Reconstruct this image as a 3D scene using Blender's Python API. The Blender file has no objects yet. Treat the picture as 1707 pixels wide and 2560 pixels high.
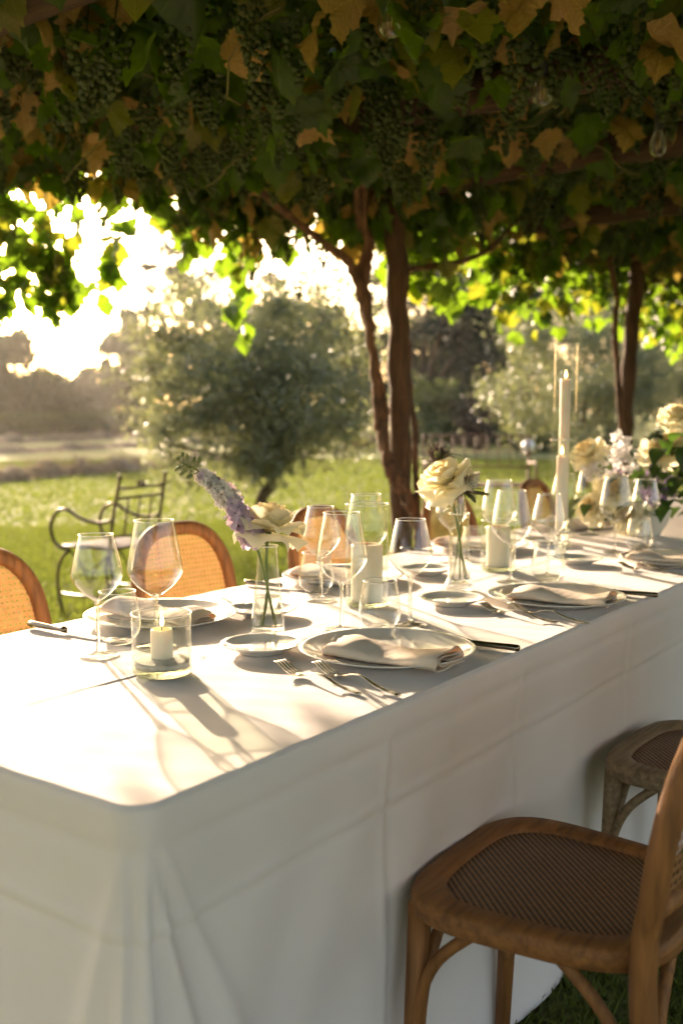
import bpy, math, random
import numpy as np
from mathutils import Vector, Matrix, Euler

R = math.radians
PI = math.pi
sc = bpy.context.scene
COL = sc.collection

# ------------------------------------------------------------------ camera
cam_d = bpy.data.cameras.new('camera')
cam = bpy.data.objects.new('camera', cam_d)
COL.objects.link(cam)
cam.location = (0, 0, 1.19)
cam.rotation_euler = (R(90 - 5.61), 0, R(36.0))
cam_d.sensor_fit = 'VERTICAL'
cam_d.sensor_height = 36
cam_d.sensor_width = 24
cam_d.lens = 36
cam_d.clip_end = 1000
cam_d.clip_start = 0.05
cam_d.dof.use_dof = True
cam_d.dof.focus_distance = 1.92
cam_d.dof.aperture_fstop = 2.8
cam_d.dof.aperture_blades = 9
sc.camera = cam

# ------------------------------------------------------------------ light
SUN_AZ, SUN_EL = R(-60), R(12.4)          # clockwise from +Y, above the horizon
world = bpy.data.worlds.new('World')
sc.world = world
world.use_nodes = True
wn = world.node_tree.nodes
sky = wn.new('ShaderNodeTexSky')
sky.sky_type = 'NISHITA'
sky.sun_disc = False
sky.sun_elevation = SUN_EL
sky.sun_rotation = SUN_AZ
sky.dust_density = 4.0
sky.air_density = 1.0
world.node_tree.links.new(sky.outputs[0], wn['Background'].inputs[0])
wn['Background'].inputs[1].default_value = 0.15
sun_dir = Vector((math.sin(SUN_AZ) * math.cos(SUN_EL), math.cos(SUN_AZ) * math.cos(SUN_EL), math.sin(SUN_EL)))
sun_d = bpy.data.lights.new('sun', 'SUN')
sun_d.energy = 3.9
sun_d.angle = R(0.55)
sun_d.color = (1.0, 0.88, 0.70)
sun = bpy.data.objects.new('sun', sun_d)
COL.objects.link(sun)
sun.rotation_euler = sun_dir.to_track_quat('Z', 'Y').to_euler()
sun.location = (-20, 12, 8)

sc.render.engine = 'CYCLES'
cy = sc.cycles
cy.max_bounces = 10
cy.diffuse_bounces = 4
cy.glossy_bounces = 4
cy.transmission_bounces = 10
cy.transparent_max_bounces = 40
cy.volume_bounces = 0
cy.caustics_reflective = False
cy.caustics_refractive = False
cy.sample_clamp_indirect = 6
cy.use_denoising = True
cy.use_adaptive_sampling = True
cy.adaptive_threshold = 0.03
sc.view_settings.view_transform = 'Standard'
sc.view_settings.look = 'None'
sc.view_settings.gamma = 1
sc.view_settings.exposure = 2.08
sc.view_settings.use_white_balance = True          # camera set for shade: warm picture
sc.view_settings.white_balance_temperature = 7450
sc.view_settings.white_balance_tint = 21

# ------------------------------------------------------------------ helpers
class MB:
    """collects faces of one mesh"""
    def __init__(s):
        s.v = []; s.f = []
    def add(s, vs, fs):
        o = len(s.v)
        s.v.extend([tuple(p) for p in vs])
        s.f.extend([tuple(i + o for i in f) for f in fs])
        return s
    def box(s, lo, hi, M=None):
        (a, b, c), (d, e, f) = lo, hi
        vs = [Vector(p) for p in ((a, b, c), (d, b, c), (d, e, c), (a, e, c), (a, b, f), (d, b, f), (d, e, f), (a, e, f))]
        if M: vs = [M @ p for p in vs]
        return s.add(vs, [(0, 3, 2, 1), (4, 5, 6, 7), (0, 1, 5, 4), (1, 2, 6, 5), (2, 3, 7, 6), (3, 0, 4, 7)])
    def tube(s, path, rad, n=10, cap=True, flat=1.0, closed=False, up=None):
        P = [Vector(p) for p in path]; m = len(P)
        if not hasattr(rad, '__len__'): rad = [rad] * m
        vs = []; prev = up or None
        for i in range(m):
            if closed: t = P[(i + 1) % m] - P[i - 1]
            else: t = P[min(i + 1, m - 1)] - P[max(i - 1, 0)]
            t = t.normalized()
            if prev is None: prev = Vector((0, 0, 1)) if abs(t.z) < .9 else Vector((1, 0, 0))
            a = (prev - t * prev.dot(t))
            if a.length < 1e-6: a = t.orthogonal()
            a.normalize(); b = t.cross(a); prev = a
            for k in range(n):
                th = 2 * PI * k / n
                vs.append(P[i] + a * (math.cos(th) * rad[i] * flat) + b * (math.sin(th) * rad[i]))
        fs = []
        for i in range(m if closed else m - 1):
            j = (i + 1) % m
            for k in range(n):
                k2 = (k + 1) % n
                fs.append((i * n + k, i * n + k2, j * n + k2, j * n + k))
        if cap and not closed:
            fs.append(tuple(range(n - 1, -1, -1))); fs.append(tuple((m - 1) * n + k for k in range(n)))
        return s.add(vs, fs)
    def lathe(s, prof, n=40, c=(0, 0, 0), M=None):
        vs = []; fs = []; rows = []
        for r, z in prof:
            if r < 1e-6:
                rows.append([len(vs)]); vs.append(Vector((c[0], c[1], c[2] + z)))
            else:
                rows.append(list(range(len(vs), len(vs) + n)))
                for k in range(n):
                    a = 2 * PI * k / n
                    vs.append(Vector((c[0] + r * math.cos(a), c[1] + r * math.sin(a), c[2] + z)))
        if M: vs = [M @ p for p in vs]
        for A, B in zip(rows[:-1], rows[1:]):
            for k in range(n):
                k2 = (k + 1) % n
                if len(A) == 1 and len(B) == 1: continue
                if len(A) == 1: fs.append((A[0], B[k2], B[k]))
                elif len(B) == 1: fs.append((A[k], A[k2], B[0]))
                else: fs.append((A[k], A[k2], B[k2], B[k]))
        return s.add(vs, fs)
    def grid(s, fn, nu, nv, wrap=False):
        vs = [fn(i / (nu - (0 if wrap else 1)), j / (nv - 1)) for i in range(nu) for j in range(nv)]
        fs = []
        for i in range(nu if wrap else nu - 1):
            i2 = (i + 1) % nu
            for j in range(nv - 1):
                fs.append((i * nv + j, i2 * nv + j, i2 * nv + j + 1, i * nv + j + 1))
        return s.add(vs, fs)
    def ball(s, c, r, nu=8, nv=5, M=None):
        prof = [(r * math.sin(PI * k / nv), -r * math.cos(PI * k / nv)) for k in range(nv + 1)]
        prof[0] = (0, -r); prof[-1] = (0, r)
        return s.lathe(prof, nu, c, M)
    def mesh(s, name, smooth=True):
        me = bpy.data.meshes.new(name)
        me.from_pydata(s.v, [], s.f)
        if smooth: me.polygons.foreach_set('use_smooth', [True] * len(me.polygons))
        me.update()
        return me

def fast_mesh(name, V, k, smooth=False):
    """V: (n*k,3) verts, n separate k-gons"""
    V = np.ascontiguousarray(V, dtype=np.float32); n = len(V) // k
    me = bpy.data.meshes.new(name)
    me.vertices.add(n * k); me.vertices.foreach_set('co', V.ravel())
    me.loops.add(n * k); me.loops.foreach_set('vertex_index', np.arange(n * k, dtype=np.int32))
    me.polygons.add(n); me.polygons.foreach_set('loop_start', np.arange(0, n * k, k, dtype=np.int32))
    me.update(calc_edges=True)
    return me

def tri_mesh(name, V, F):
    me = bpy.data.meshes.new(name)
    V = np.ascontiguousarray(V, dtype=np.float32); F = np.ascontiguousarray(F, dtype=np.int32)
    me.vertices.add(len(V)); me.vertices.foreach_set('co', V.ravel())
    me.loops.add(F.size); me.loops.foreach_set('vertex_index', F.ravel())
    me.polygons.add(len(F)); me.polygons.foreach_set('loop_start', np.arange(0, F.size, F.shape[1], dtype=np.int32))
    me.update(calc_edges=True)
    return me

def obj(name, me, mat=None, parent=None, loc=None, rot=None, scale=None):
    if isinstance(me, MB): me = me.mesh(name)
    o = bpy.data.objects.new(name, me)
    COL.objects.link(o)
    if mat and me and not me.materials: me.materials.append(mat)
    if parent: o.parent = parent
    if loc is not None: o.location = loc
    if rot is not None: o.rotation_euler = rot
    if scale is not None: o.scale = scale if hasattr(scale, '__len__') else (scale,) * 3
    return o

def tag(o, label, cat, group=None, kind=None):
    o['label'] = label; o['category'] = cat
    if group: o['group'] = group
    if kind: o['kind'] = kind
    return o

def thing(name, label, cat, loc=(0, 0, 0), rz=0, group=None):
    o = bpy.data.objects.new(name, None); COL.objects.link(o)
    o.empty_display_size = .05
    o.location = loc; o.rotation_euler = (0, 0, rz)
    return tag(o, label, cat, group)

def frames(n, rng, up=0.0):
    """random orthonormal frames (n,3,3); up pulls the third axis (normal) towards +Z"""
    a = rng.normal(size=(n, 3)); a[:, 2] += up
    a /= np.linalg.norm(a, axis=1)[:, None]
    b = rng.normal(size=(n, 3)); b -= a * (a * b).sum(1)[:, None]; b /= np.linalg.norm(b, axis=1)[:, None]
    return b, np.cross(a, b), a

def leaf_cloud(C, size, aspect, rng, up=0.0, sv=.35):
    n = len(C); u, v, w = frames(n, rng, up)
    L = size * (1 + sv * rng.uniform(-1, 1, (n, 1))); W = L * aspect
    bend = w * L * .12
    return np.stack([C - u * L, C - v * W * .9 + bend, C + u * L, C + v * W + bend], 1).reshape(-1, 3)

def smooth_path(pts, k=6):
    P = [Vector(p) for p in pts]; out = []
    for i in range(len(P) - 1):
        p0, p1, p2, p3 = P[max(i - 1, 0)], P[i], P[i + 1], P[min(i + 2, len(P) - 1)]
        for j in range(k):
            t = j / k
            out.append(.5 * ((2 * p1) + (p2 - p0) * t + (2 * p0 - 5 * p1 + 4 * p2 - p3) * t * t + (3 * p1 - p0 - 3 * p2 + p3) * t ** 3))
    out.append(P[-1])
    return out

# ------------------------------------------------------------------ materials
def nodes(name):
    m = bpy.data.materials.new(name); m.use_nodes = True
    nt = m.node_tree; b = nt.nodes['Principled BSDF']
    return m, nt, b, nt.nodes['Material Output']

def pbr(name, c1, c2=None, scale=8, rough=.6, bump=0, bscale=40, stretch=(1, 1, 1), metal=0, spec=.5, transl=0, tcol=None,
        sheen=0, detail=4, coat=0, lo=.35, hi=.65, rv=0, objrand=0, sss=0):
    m, nt, b, out = nodes(name)
    N, L = nt.nodes, nt.links
    b.inputs['Roughness'].default_value = rough
    b.inputs['Metallic'].default_value = metal
    b.inputs['Specular IOR Level'].default_value = spec
    b.inputs['Base Color'].default_value = (*c1, 1)
    if sheen:
        b.inputs['Sheen Weight'].default_value = sheen; b.inputs['Sheen Roughness'].default_value = .4
    if coat:
        b.inputs['Coat Weight'].default_value = coat; b.inputs['Coat Roughness'].default_value = .04
    if sss:
        b.inputs['Subsurface Weight'].default_value = sss; b.inputs['Subsurface Radius'].default_value = (1, .6, .35)
        b.inputs['Subsurface Scale'].default_value = .02
    tc = N.new('ShaderNodeTexCoord'); mp = N.new('ShaderNodeMapping'); mp.inputs['Scale'].default_value = stretch
    L.new(tc.outputs['Object'], mp.inputs['Vector'])
    colout = None
    if c2 is not None:
        no = N.new('ShaderNodeTexNoise'); no.inputs['Scale'].default_value = scale; no.inputs['Detail'].default_value = detail
        L.new(mp.outputs[0], no.inputs['Vector'])
        cr = N.new('ShaderNodeValToRGB'); cr.color_ramp.elements[0].position = lo; cr.color_ramp.elements[1].position = hi
        cr.color_ramp.elements[0].color = (*c1, 1); cr.color_ramp.elements[1].color = (*c2, 1)
        fac = no.outputs[0]
        if objrand:
            oi = N.new('ShaderNodeObjectInfo'); ma = N.new('ShaderNodeMath'); ma.operation = 'MULTIPLY_ADD'
            L.new(oi.outputs['Random'], ma.inputs[0]); ma.inputs[1].default_value = objrand
            sb = N.new('ShaderNodeMath'); sb.operation = 'SUBTRACT'; L.new(fac, sb.inputs[0]); sb.inputs[1].default_value = objrand * .5
            L.new(sb.outputs[0], ma.inputs[2]); fac = ma.outputs[0]
        L.new(fac, cr.inputs[0]); L.new(cr.outputs[0], b.inputs['Base Color']); colout = cr.outputs[0]
        if rv:
            mr = N.new('ShaderNodeMath'); mr.operation = 'MULTIPLY_ADD'; L.new(no.outputs[0], mr.inputs[0])
            mr.inputs[1].default_value = rv; mr.inputs[2].default_value = rough - rv * .5
            L.new(mr.outputs[0], b.inputs['Roughness'])
    if bump:
        n2 = N.new('ShaderNodeTexNoise'); n2.inputs['Scale'].default_value = bscale; n2.inputs['Detail'].default_value = 5
        L.new(mp.outputs[0], n2.inputs['Vector'])
        bp = N.new('ShaderNodeBump'); bp.inputs['Strength'].default_value = bump; bp.inputs['Distance'].default_value = .01
        L.new(n2.outputs[0], bp.inputs['Height']); L.new(bp.outputs[0], b.inputs['Normal'])
    if transl:
        tr = N.new('ShaderNodeBsdfTranslucent'); mx = N.new('ShaderNodeMixShader'); mx.inputs[0].default_value = transl
        if tcol: tr.inputs[0].default_value = (*tcol, 1)
        elif colout: L.new(colout, tr.inputs[0])
        else: tr.inputs[0].default_value = (*c1, 1)
        L.new(b.outputs[0], mx.inputs[1]); L.new(tr.outputs[0], mx.inputs[2]); L.new(mx.outputs[0], out.inputs[0])
    return m

def thin_glass(name, tint=(.96, .97, .95), f0=.055, power=2.2):
    """thin-walled glass: straight-through transmission, Schlick reflection"""
    m, nt, b, out = nodes(name); N, L = nt.nodes, nt.links
    N.remove(b)
    lw = N.new('ShaderNodeLayerWeight'); lw.inputs[0].default_value = .5
    pw = N.new('ShaderNodeMath'); pw.operation = 'POWER'; L.new(lw.outputs['Facing'], pw.inputs[0]); pw.inputs[1].default_value = power
    ma = N.new('ShaderNodeMath'); ma.operation = 'MULTIPLY_ADD'; L.new(pw.outputs[0], ma.inputs[0]); ma.inputs[1].default_value = .9 - f0; ma.inputs[2].default_value = f0
    tr = N.new('ShaderNodeBsdfTransparent'); tr.inputs[0].default_value = (*tint, 1)
    gl = N.new('ShaderNodeBsdfGlossy'); gl.inputs['Roughness'].default_value = .05; gl.inputs[0].default_value = (1, 1, 1, 1)
    no = N.new('ShaderNodeTexNoise'); no.inputs['Scale'].default_value = 25
    tc = N.new('ShaderNodeTexCoord'); L.new(tc.outputs['Object'], no.inputs['Vector'])
    bp = N.new('ShaderNodeBump'); bp.inputs['Strength'].default_value = .04; bp.inputs['Distance'].default_value = .01
    L.new(no.outputs[0], bp.inputs['Height']); L.new(bp.outputs[0], gl.inputs['Normal'])
    mx = N.new('ShaderNodeMixShader'); L.new(ma.outputs[0], mx.inputs[0]); L.new(tr.outputs[0], mx.inputs[1]); L.new(gl.outputs[0], mx.inputs[2])
    L.new(mx.outputs[0], out.inputs[0])
    return m

def solid_glass(name, tint=(.97, .98, .96), ior=1.48):
    m, nt, b, out = nodes(name)
    b.inputs['Base Color'].default_value = (*tint, 1); b.inputs['Roughness'].default_value = .01
    b.inputs['Transmission Weight'].default_value = 1; b.inputs['IOR'].default_value = ior
    tr = nt.nodes.new('ShaderNodeBsdfTransparent'); tr.inputs[0].default_value = (*tint, 1)      # thin solid pieces let most light straight through
    mx = nt.nodes.new('ShaderNodeMixShader'); mx.inputs[0].default_value = .5
    nt.links.new(b.outputs[0], mx.inputs[1]); nt.links.new(tr.outputs[0], mx.inputs[2]); nt.links.new(mx.outputs[0], out.inputs[0])
    return m

def emit(name, c, s):
    m, nt, b, out = nodes(name)
    b.inputs['Base Color'].default_value = (*c, 1)
    b.inputs['Emission Color'].default_value = (*c, 1); b.inputs['Emission Strength'].default_value = s
    return m

def wood(name, c1, c2, axis=2, scale=6, rough=.6, bump=.3):
    st = [14, 14, 14]; st[axis] = 1.2
    return pbr(name, c1, c2, scale=scale, rough=rough, bump=bump, bscale=9, stretch=tuple(st), detail=8, lo=.34, hi=.68, spec=.35)

M = {}
M['cloth'] = pbr('cloth_linen', (.755, .695, .655), (.715, .655, .615), scale=3, rough=.85, bump=.05, bscale=600, sheen=.15, spec=.2)
M['napkin'] = pbr('napkin_linen', (.86, .77, .64), (.82, .73, .60), scale=30, rough=.9, bump=.12, bscale=500, transl=.25, tcol=(.85, .55, .30), spec=.15)
M['ceramic'] = pbr('ceramic', (.82, .79, .72), (.79, .76, .69), scale=4, rough=.12, spec=.5, coat=.5)
M['cutlery'] = pbr('cutlery_metal', (.80, .72, .58), (.86, .78, .64), scale=20, rough=.22, metal=1, rv=.12)
M['knife_handle'] = pbr('knife_handle_metal', (.22, .18, .13), (.35, .28, .2), scale=15, rough=.18, metal=1)
M['glass'] = thin_glass('thin_glass')
M['glass_solid'] = solid_glass('solid_glass')
M['glass_rim'] = thin_glass('glass_rim', (.95, .96, .94), .55)
M['glass_green'] = thin_glass('green_tinted_glass', (.93, .95, .88), .05, 3.5)
M['glass_tall'] = thin_glass('tall_cylinder_glass', (.97, .98, .96), .035, 6.5)
M['glass_base'] = solid_glass('green_solid_glass', (.86, .90, .78))
M['water'] = solid_glass('water', (.97, .98, .95), 1.33)
M['wax'] = pbr('wax', (.82, .78, .70), (.78, .73, .64), scale=14, rough=.45, sss=.5)
M['sand'] = pbr('white_sand', (.62, .60, .56), (.5, .48, .45), scale=120, rough=.9, bump=.5, bscale=300)
M['wick'] = pbr('wick', (.05, .03, .02), rough=.9)
M['flame'] = emit('flame', (1.0, .62, .22), 6)
M['chair_wood'] = wood('chair_wood', (.32, .13, .036), (.17, .068, .02), axis=2)
M['chair_wood_flat'] = wood('seat_wood', (.33, .135, .038), (.18, .072, .022), axis=1)
M['chair_wood_grey'] = wood('weathered_wood', (.33, .23, .13), (.17, .11, .06), axis=1)
M['cane'] = pbr('cane', (.50, .29, .13), (.38, .21, .09), scale=40, rough=.55, transl=.28, tcol=(.55, .26, .10))
M['bolt'] = pbr('bolt', (.05, .045, .04), rough=.5, metal=.6)
M['post'] = wood('post_timber', (.115, .060, .030), (.055, .030, .016), axis=2, scale=5, rough=.85, bump=.6)
M['beam'] = wood('beam_timber', (.10, .055, .030), (.045, .026, .016), axis=0, scale=5, rough=.85, bump=.6)
M['beam_long'] = wood('long_beam_timber', (.10, .055, .030), (.045, .026, .016), axis=1, scale=5, rough=.85, bump=.6)
M['bark_vine'] = pbr('vine_bark', (.20, .095, .045), (.075, .040, .022), scale=7, rough=.9, bump=.9, bscale=25, stretch=(6, 6, 1))
M['bark'] = pbr('olive_bark', (.14, .095, .06), (.06, .042, .028), scale=7, rough=.9, bump=.8, bscale=20)
M['vine_leaf'] = pbr('vine_leaf_green', (.024, .050, .010), (.052, .085, .017), scale=14, rough=.45, transl=.45, tcol=(.22, .40, .02), objrand=.3)
M['vine_leaf_pale'] = pbr('vine_leaf_pale', (.12, .12, .03), (.18, .15, .045), scale=14, rough=.55, transl=.4, tcol=(.38, .42, .03), objrand=.3)
M['vine_leaf_tan'] = pbr('vine_leaf_tan', (.40, .245, .08), (.31, .20, .065), scale=14, rough=.65, transl=.35, tcol=(.42, .30, .05), objrand=.3)  # dry tan, brightened to stand in for light off the tablecloth
M['shoot'] = pbr('vine_shoot', (.20, .14, .05), (.12, .12, .03), scale=10, rough=.6)
M['grape'] = pbr('grape_skin', (.045, .075, .016), (.075, .10, .024), scale=60, rough=.35, transl=.25, tcol=(.18, .26, .03))
M['olive_leaf'] = pbr('olive_leaf', (.15, .18, .115), (.24, .26, .18), scale=2.5, rough=.46, transl=.35, tcol=(.27, .30, .11), spec=.5)
M['tree_leaf'] = pbr('dark_tree_leaf', (.035, .045, .018), (.06, .07, .028), scale=.6, rough=.6, transl=.25, tcol=(.12, .14, .03))
M['conifer'] = pbr('conifer_needles', (.018, .03, .02), (.035, .05, .03), scale=.6, rough=.65, transl=.15, tcol=(.06, .08, .03))
M['bush_leaf'] = pbr('bush_leaf', (.06, .085, .03), (.10, .12, .045), scale=1.5, rough=.6, transl=.3, tcol=(.16, .2, .04))
M['bush_pink'] = pbr('pink_bush', (.16, .09, .075), (.10, .09, .05), scale=1.5, rough=.7, transl=.25)
M['hedge_leaf'] = pbr('hedge_leaf', (.035, .055, .02), (.06, .08, .025), scale=1.0, rough=.6, transl=.3, tcol=(.16, .2, .03))
M['grass_blade'] = pbr('grass_blade', (.07, .11, .022), (.16, .155, .05), scale=.5, rough=.7, spec=.15, transl=.4, tcol=(.20, .26, .035), detail=8)
M['hay'] = pbr('hay', (.26, .185, .10), (.16, .115, .065), scale=8, rough=.9, transl=.2, bump=.8, bscale=30)
M['iron'] = pbr('wrought_iron', (.045, .036, .022), (.10, .062, .032), scale=25, rough=.45, metal=.55)
M['rust_iron'] = pbr('rusted_iron', (.16, .075, .04), (.09, .05, .03), scale=25, rough=.7, metal=.2)
M['seat_metal'] = pbr('seat_plate', (.07, .065, .06), (.12, .10, .09), scale=20, rough=.9, spec=.1)
M['petal'] = pbr('rose_petal', (.90, .86, .70), (.88, .83, .62), scale=14, rough=.55, transl=.5, tcol=(.95, .90, .66), sheen=.1)
M['petal_bud'] = pbr('rose_heart', (.90, .80, .55), (.88, .76, .5), scale=14, rough=.55, transl=.5, tcol=(.95, .82, .48))
M['petal_white'] = pbr('white_blossom', (.88, .86, .84), (.84, .80, .78), scale=60, rough=.55, transl=.4)
M['petal_lilac'] = pbr('lilac_blossom', (.60, .47, .66), (.76, .68, .74), scale=35, rough=.55, transl=.45, tcol=(.75, .60, .78))
M['petal_purple'] = pbr('purple_blossom', (.24, .17, .34), (.38, .27, .44), scale=50, rough=.6, transl=.3)
M['stem'] = pbr('flower_stem', (.10, .17, .035), (.16, .22, .06), scale=40, rough=.45, transl=.15)
M['leaf_dark'] = pbr('bouquet_leaf', (.03, .06, .018), (.05, .09, .025), scale=40, rough=.45, transl=.3, tcol=(.12, .26, .03))
M['bud'] = pbr('flower_bud', (.20, .26, .09), (.30, .33, .16), scale=40, rough=.5, transl=.3)
M['floret_eye'] = pbr('floret_eye', (.16, .16, .05), rough=.6)
M['thistle'] = pbr('thistle_head', (.16, .10, .075), (.24, .16, .12), scale=80, rough=.7, transl=.2)
M['thistle_bract'] = pbr('thistle_bract', (.07, .085, .04), (.11, .12, .06), scale=60, rough=.5, transl=.25)
M['socket'] = pbr('bulb_socket', (.02, .02, .02), rough=.5)
M['cable'] = pbr('cable', (.02, .02, .02), rough=.6)
M['filament'] = pbr('filament', (.55, .30, .10), rough=.4, metal=.3)
M['globe'] = pbr('lamp_globe', (.75, .76, .78), (.68, .70, .74), scale=6, rough=.25)

def add_veins(m, gain):
    # paler ribs fanning out from the leaf stalk, in the leaf's own coordinates
    nt = m.node_tree; N, L = nt.nodes, nt.links; b = N['Principled BSDF']
    at = N.new('ShaderNodeAttribute'); at.attribute_name = 'leaf_co'
    sx = N.new('ShaderNodeSeparateXYZ'); L.new(at.outputs['Vector'], sx.inputs[0])
    def mth(op, a, c=None):
        n = N.new('ShaderNodeMath'); n.operation = op
        for i, q in enumerate((a, c)):
            if q is None: continue
            if isinstance(q, (int, float)): n.inputs[i].default_value = q
            else: L.new(q, n.inputs[i])
        return n.outputs[0]
    th = mth('ARCTAN2', sx.outputs[0], sx.outputs[1])
    k = mth('SUBTRACT', mth('DIVIDE', th, .62), mth('ROUND', mth('DIVIDE', th, .62)))
    r = mth('SQRT', mth('ADD', mth('MULTIPLY', sx.outputs[0], sx.outputs[0]), mth('MULTIPLY', sx.outputs[1], sx.outputs[1])))
    d = mth('MULTIPLY', mth('ABSOLUTE', k), mth('MULTIPLY', r, .62))
    line = mth('SUBTRACT', 1.0, mth('MINIMUM', mth('DIVIDE', d, .020), 1.0))
    # fine side ribs
    w = mth('SINE', mth('ADD', mth('MULTIPLY', r, 42.0), mth('MULTIPLY', mth('ABSOLUTE', k), 14.0)))
    f = mth('ADD', mth('MULTIPLY', line, gain), mth('MULTIPLY', w, .12))
    mix = N.new('ShaderNodeMix'); mix.data_type = 'RGBA'; mix.blend_type = 'MULTIPLY'; mix.inputs[0].default_value = 1
    cb = N.new('ShaderNodeCombineXYZ'); g_ = mth('ADD', f, 1.0)
    for i in range(3): L.new(g_, cb.inputs[i])
    src = b.inputs['Base Color'].links[0].from_socket
    L.new(src, mix.inputs[6]); L.new(cb.outputs[0], mix.inputs[7]); L.new(mix.outputs[2], b.inputs['Base Color'])
    bp = N.new('ShaderNodeBump'); bp.inputs['Strength'].default_value = .5; bp.inputs['Distance'].default_value = .004
    L.new(f, bp.inputs['Height']); L.new(bp.outputs[0], b.inputs['Normal'])
for k_, g_ in (('vine_leaf', 1.0), ('vine_leaf_pale', .7), ('vine_leaf_tan', .5)): add_veins(M[k_], g_)

def rattan_material():
    m, nt, b, out = nodes('rattan_weave'); N, L = nt.nodes, nt.links
    at = N.new('ShaderNodeAttribute'); at.attribute_name = 'weave'
    cr = N.new('ShaderNodeValToRGB')
    cr.color_ramp.elements[0].color = (.045, .020, .010, 1); cr.color_ramp.elements[1].color = (.36, .185, .085, 1)
    cr.color_ramp.elements[0].position = .1; cr.color_ramp.elements[1].position = .95
    no = N.new('ShaderNodeTexNoise'); no.inputs['Scale'].default_value = 120
    tc = N.new('ShaderNodeTexCoord'); L.new(tc.outputs['Object'], no.inputs['Vector'])
    ma = N.new('ShaderNodeMath'); ma.operation = 'MULTIPLY_ADD'; L.new(no.outputs[0], ma.inputs[0]); ma.inputs[1].default_value = .5
    sb = N.new('ShaderNodeMath'); sb.operation = 'SUBTRACT'; L.new(at.outputs['Fac'], sb.inputs[0]); sb.inputs[1].default_value = .25
    L.new(sb.outputs[0], ma.inputs[2]); L.new(ma.outputs[0], cr.inputs[0]); L.new(cr.outputs[0], b.inputs['Base Color'])
    b.inputs['Roughness'].default_value = .5
    return m
M['rattan'] = rattan_material()

def lawn_material():
    m, nt, b, out = nodes('lawn_ground'); N, L = nt.nodes, nt.links
    tc = N.new('ShaderNodeTexCoord')
    def noise(s, d=5):
        n = N.new('ShaderNodeTexNoise'); n.inputs['Scale'].default_value = s; n.inputs['Detail'].default_value = d
        L.new(tc.outputs['Object'], n.inputs['Vector']); return n
    def ramp(src, a, c, lo, hi):
        r = N.new('ShaderNodeValToRGB'); r.color_ramp.elements[0].color = (*a, 1); r.color_ramp.elements[1].color = (*c, 1)
        r.color_ramp.elements[0].position = lo; r.color_ramp.elements[1].position = hi; L.new(src, r.inputs[0]); return r
    r1 = ramp(noise(.35, 8).outputs[0], (.085, .125, .028), (.21, .195, .075), .36, .64)
    mpn = N.new('ShaderNodeMapping'); mpn.inputs['Scale'].default_value = (.42, .05, 1); mpn.inputs['Rotation'].default_value = (0, 0, R(8))
    L.new(tc.outputs['Object'], mpn.inputs['Vector']); ns_ = N.new('ShaderNodeTexNoise'); ns_.inputs['Scale'].default_value = 1; ns_.inputs['Detail'].default_value = 5
    L.new(mpn.outputs[0], ns_.inputs['Vector'])
    r3 = ramp(ns_.outputs[0], (0, 0, 0), (1, 1, 1), .46, .66)
    dry = N.new('ShaderNodeMix'); dry.data_type = 'RGBA'; L.new(r3.outputs[0], dry.inputs[0]); L.new(r1.outputs[0], dry.inputs[6]); dry.inputs[7].default_value = (.27, .235, .12, 1)
    r2 = ramp(noise(14, 6).outputs[0], (.55, .55, .55), (1.3, 1.25, 1.2), .3, .7)
    mx = N.new('ShaderNodeMix'); mx.data_type = 'RGBA'; mx.blend_type = 'MULTIPLY'; mx.inputs[0].default_value = 1
    L.new(dry.outputs[2], mx.inputs[6]); L.new(r2.outputs[0], mx.inputs[7]); L.new(mx.outputs[2], b.inputs['Base Color'])
    bp = N.new('ShaderNodeBump'); bp.inputs['Strength'].default_value = .9; bp.inputs['Distance'].default_value = .05
    L.new(noise(40, 6).outputs[0], bp.inputs['Height']); L.new(bp.outputs[0], b.inputs['Normal'])
    b.inputs['Roughness'].default_value = .9; b.inputs['Specular IOR Level'].default_value = .2
    b.inputs['Sheen Weight'].default_value = .25; b.inputs['Sheen Tint'].default_value = (.7, .8, .3, 1)
    return m
M['lawn'] = lawn_material()

# ------------------------------------------------------------------ ground
rng = np.random.default_rng(3)
g = MB().grid(lambda u, v: (-300 + 600 * u, -200 + 700 * v, 0), 61, 71)
lawn = obj('lawn', g, M['lawn']); lawn['kind'] = 'structure'

def grass_blades():
    # mown grass near enough to see blades: bands by distance from the camera
    out = []
    for n, r0, r1, h, w in ((110000, 1.2, 4.5, .03, .0045), (180000, 4.5, 11, .032, .009), (120000, 11, 26, .035, .02)):
        r = np.sqrt(rng.uniform(r0 ** 2, r1 ** 2, n)); a = rng.uniform(R(-42), R(36), n) + R(36)
        x = -np.sin(a) * r; y = np.cos(a) * r
        if r1 > 4: k = ~((x > -1.6) & (x < -.9) & (y > .8) & (y < 5.6)); x, y = x[k], y[k]
        n = len(x)
        th = rng.uniform(0, 2 * PI, n); hh = h * rng.uniform(.45, 1.25, n); lean = rng.normal(0, .6, (n, 2)) * hh[:, None]
        dx, dy = np.cos(th) * w, np.sin(th) * w
        z = np.zeros(n)
        A = np.stack([x - dx, y - dy, z], 1); B = np.stack([x + dx, y + dy, z], 1); Cc = np.stack([x + lean[:, 0], y + lean[:, 1], hh], 1)
        out.append(np.stack([A, B, Cc], 1).reshape(-1, 3))
    return np.concatenate(out)
gr = obj('grass', fast_mesh('grass', grass_blades(), 3), M['grass_blade'])
tag(gr, 'short mown green grass of the lawn around the table', 'grass', kind='stuff')

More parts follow.
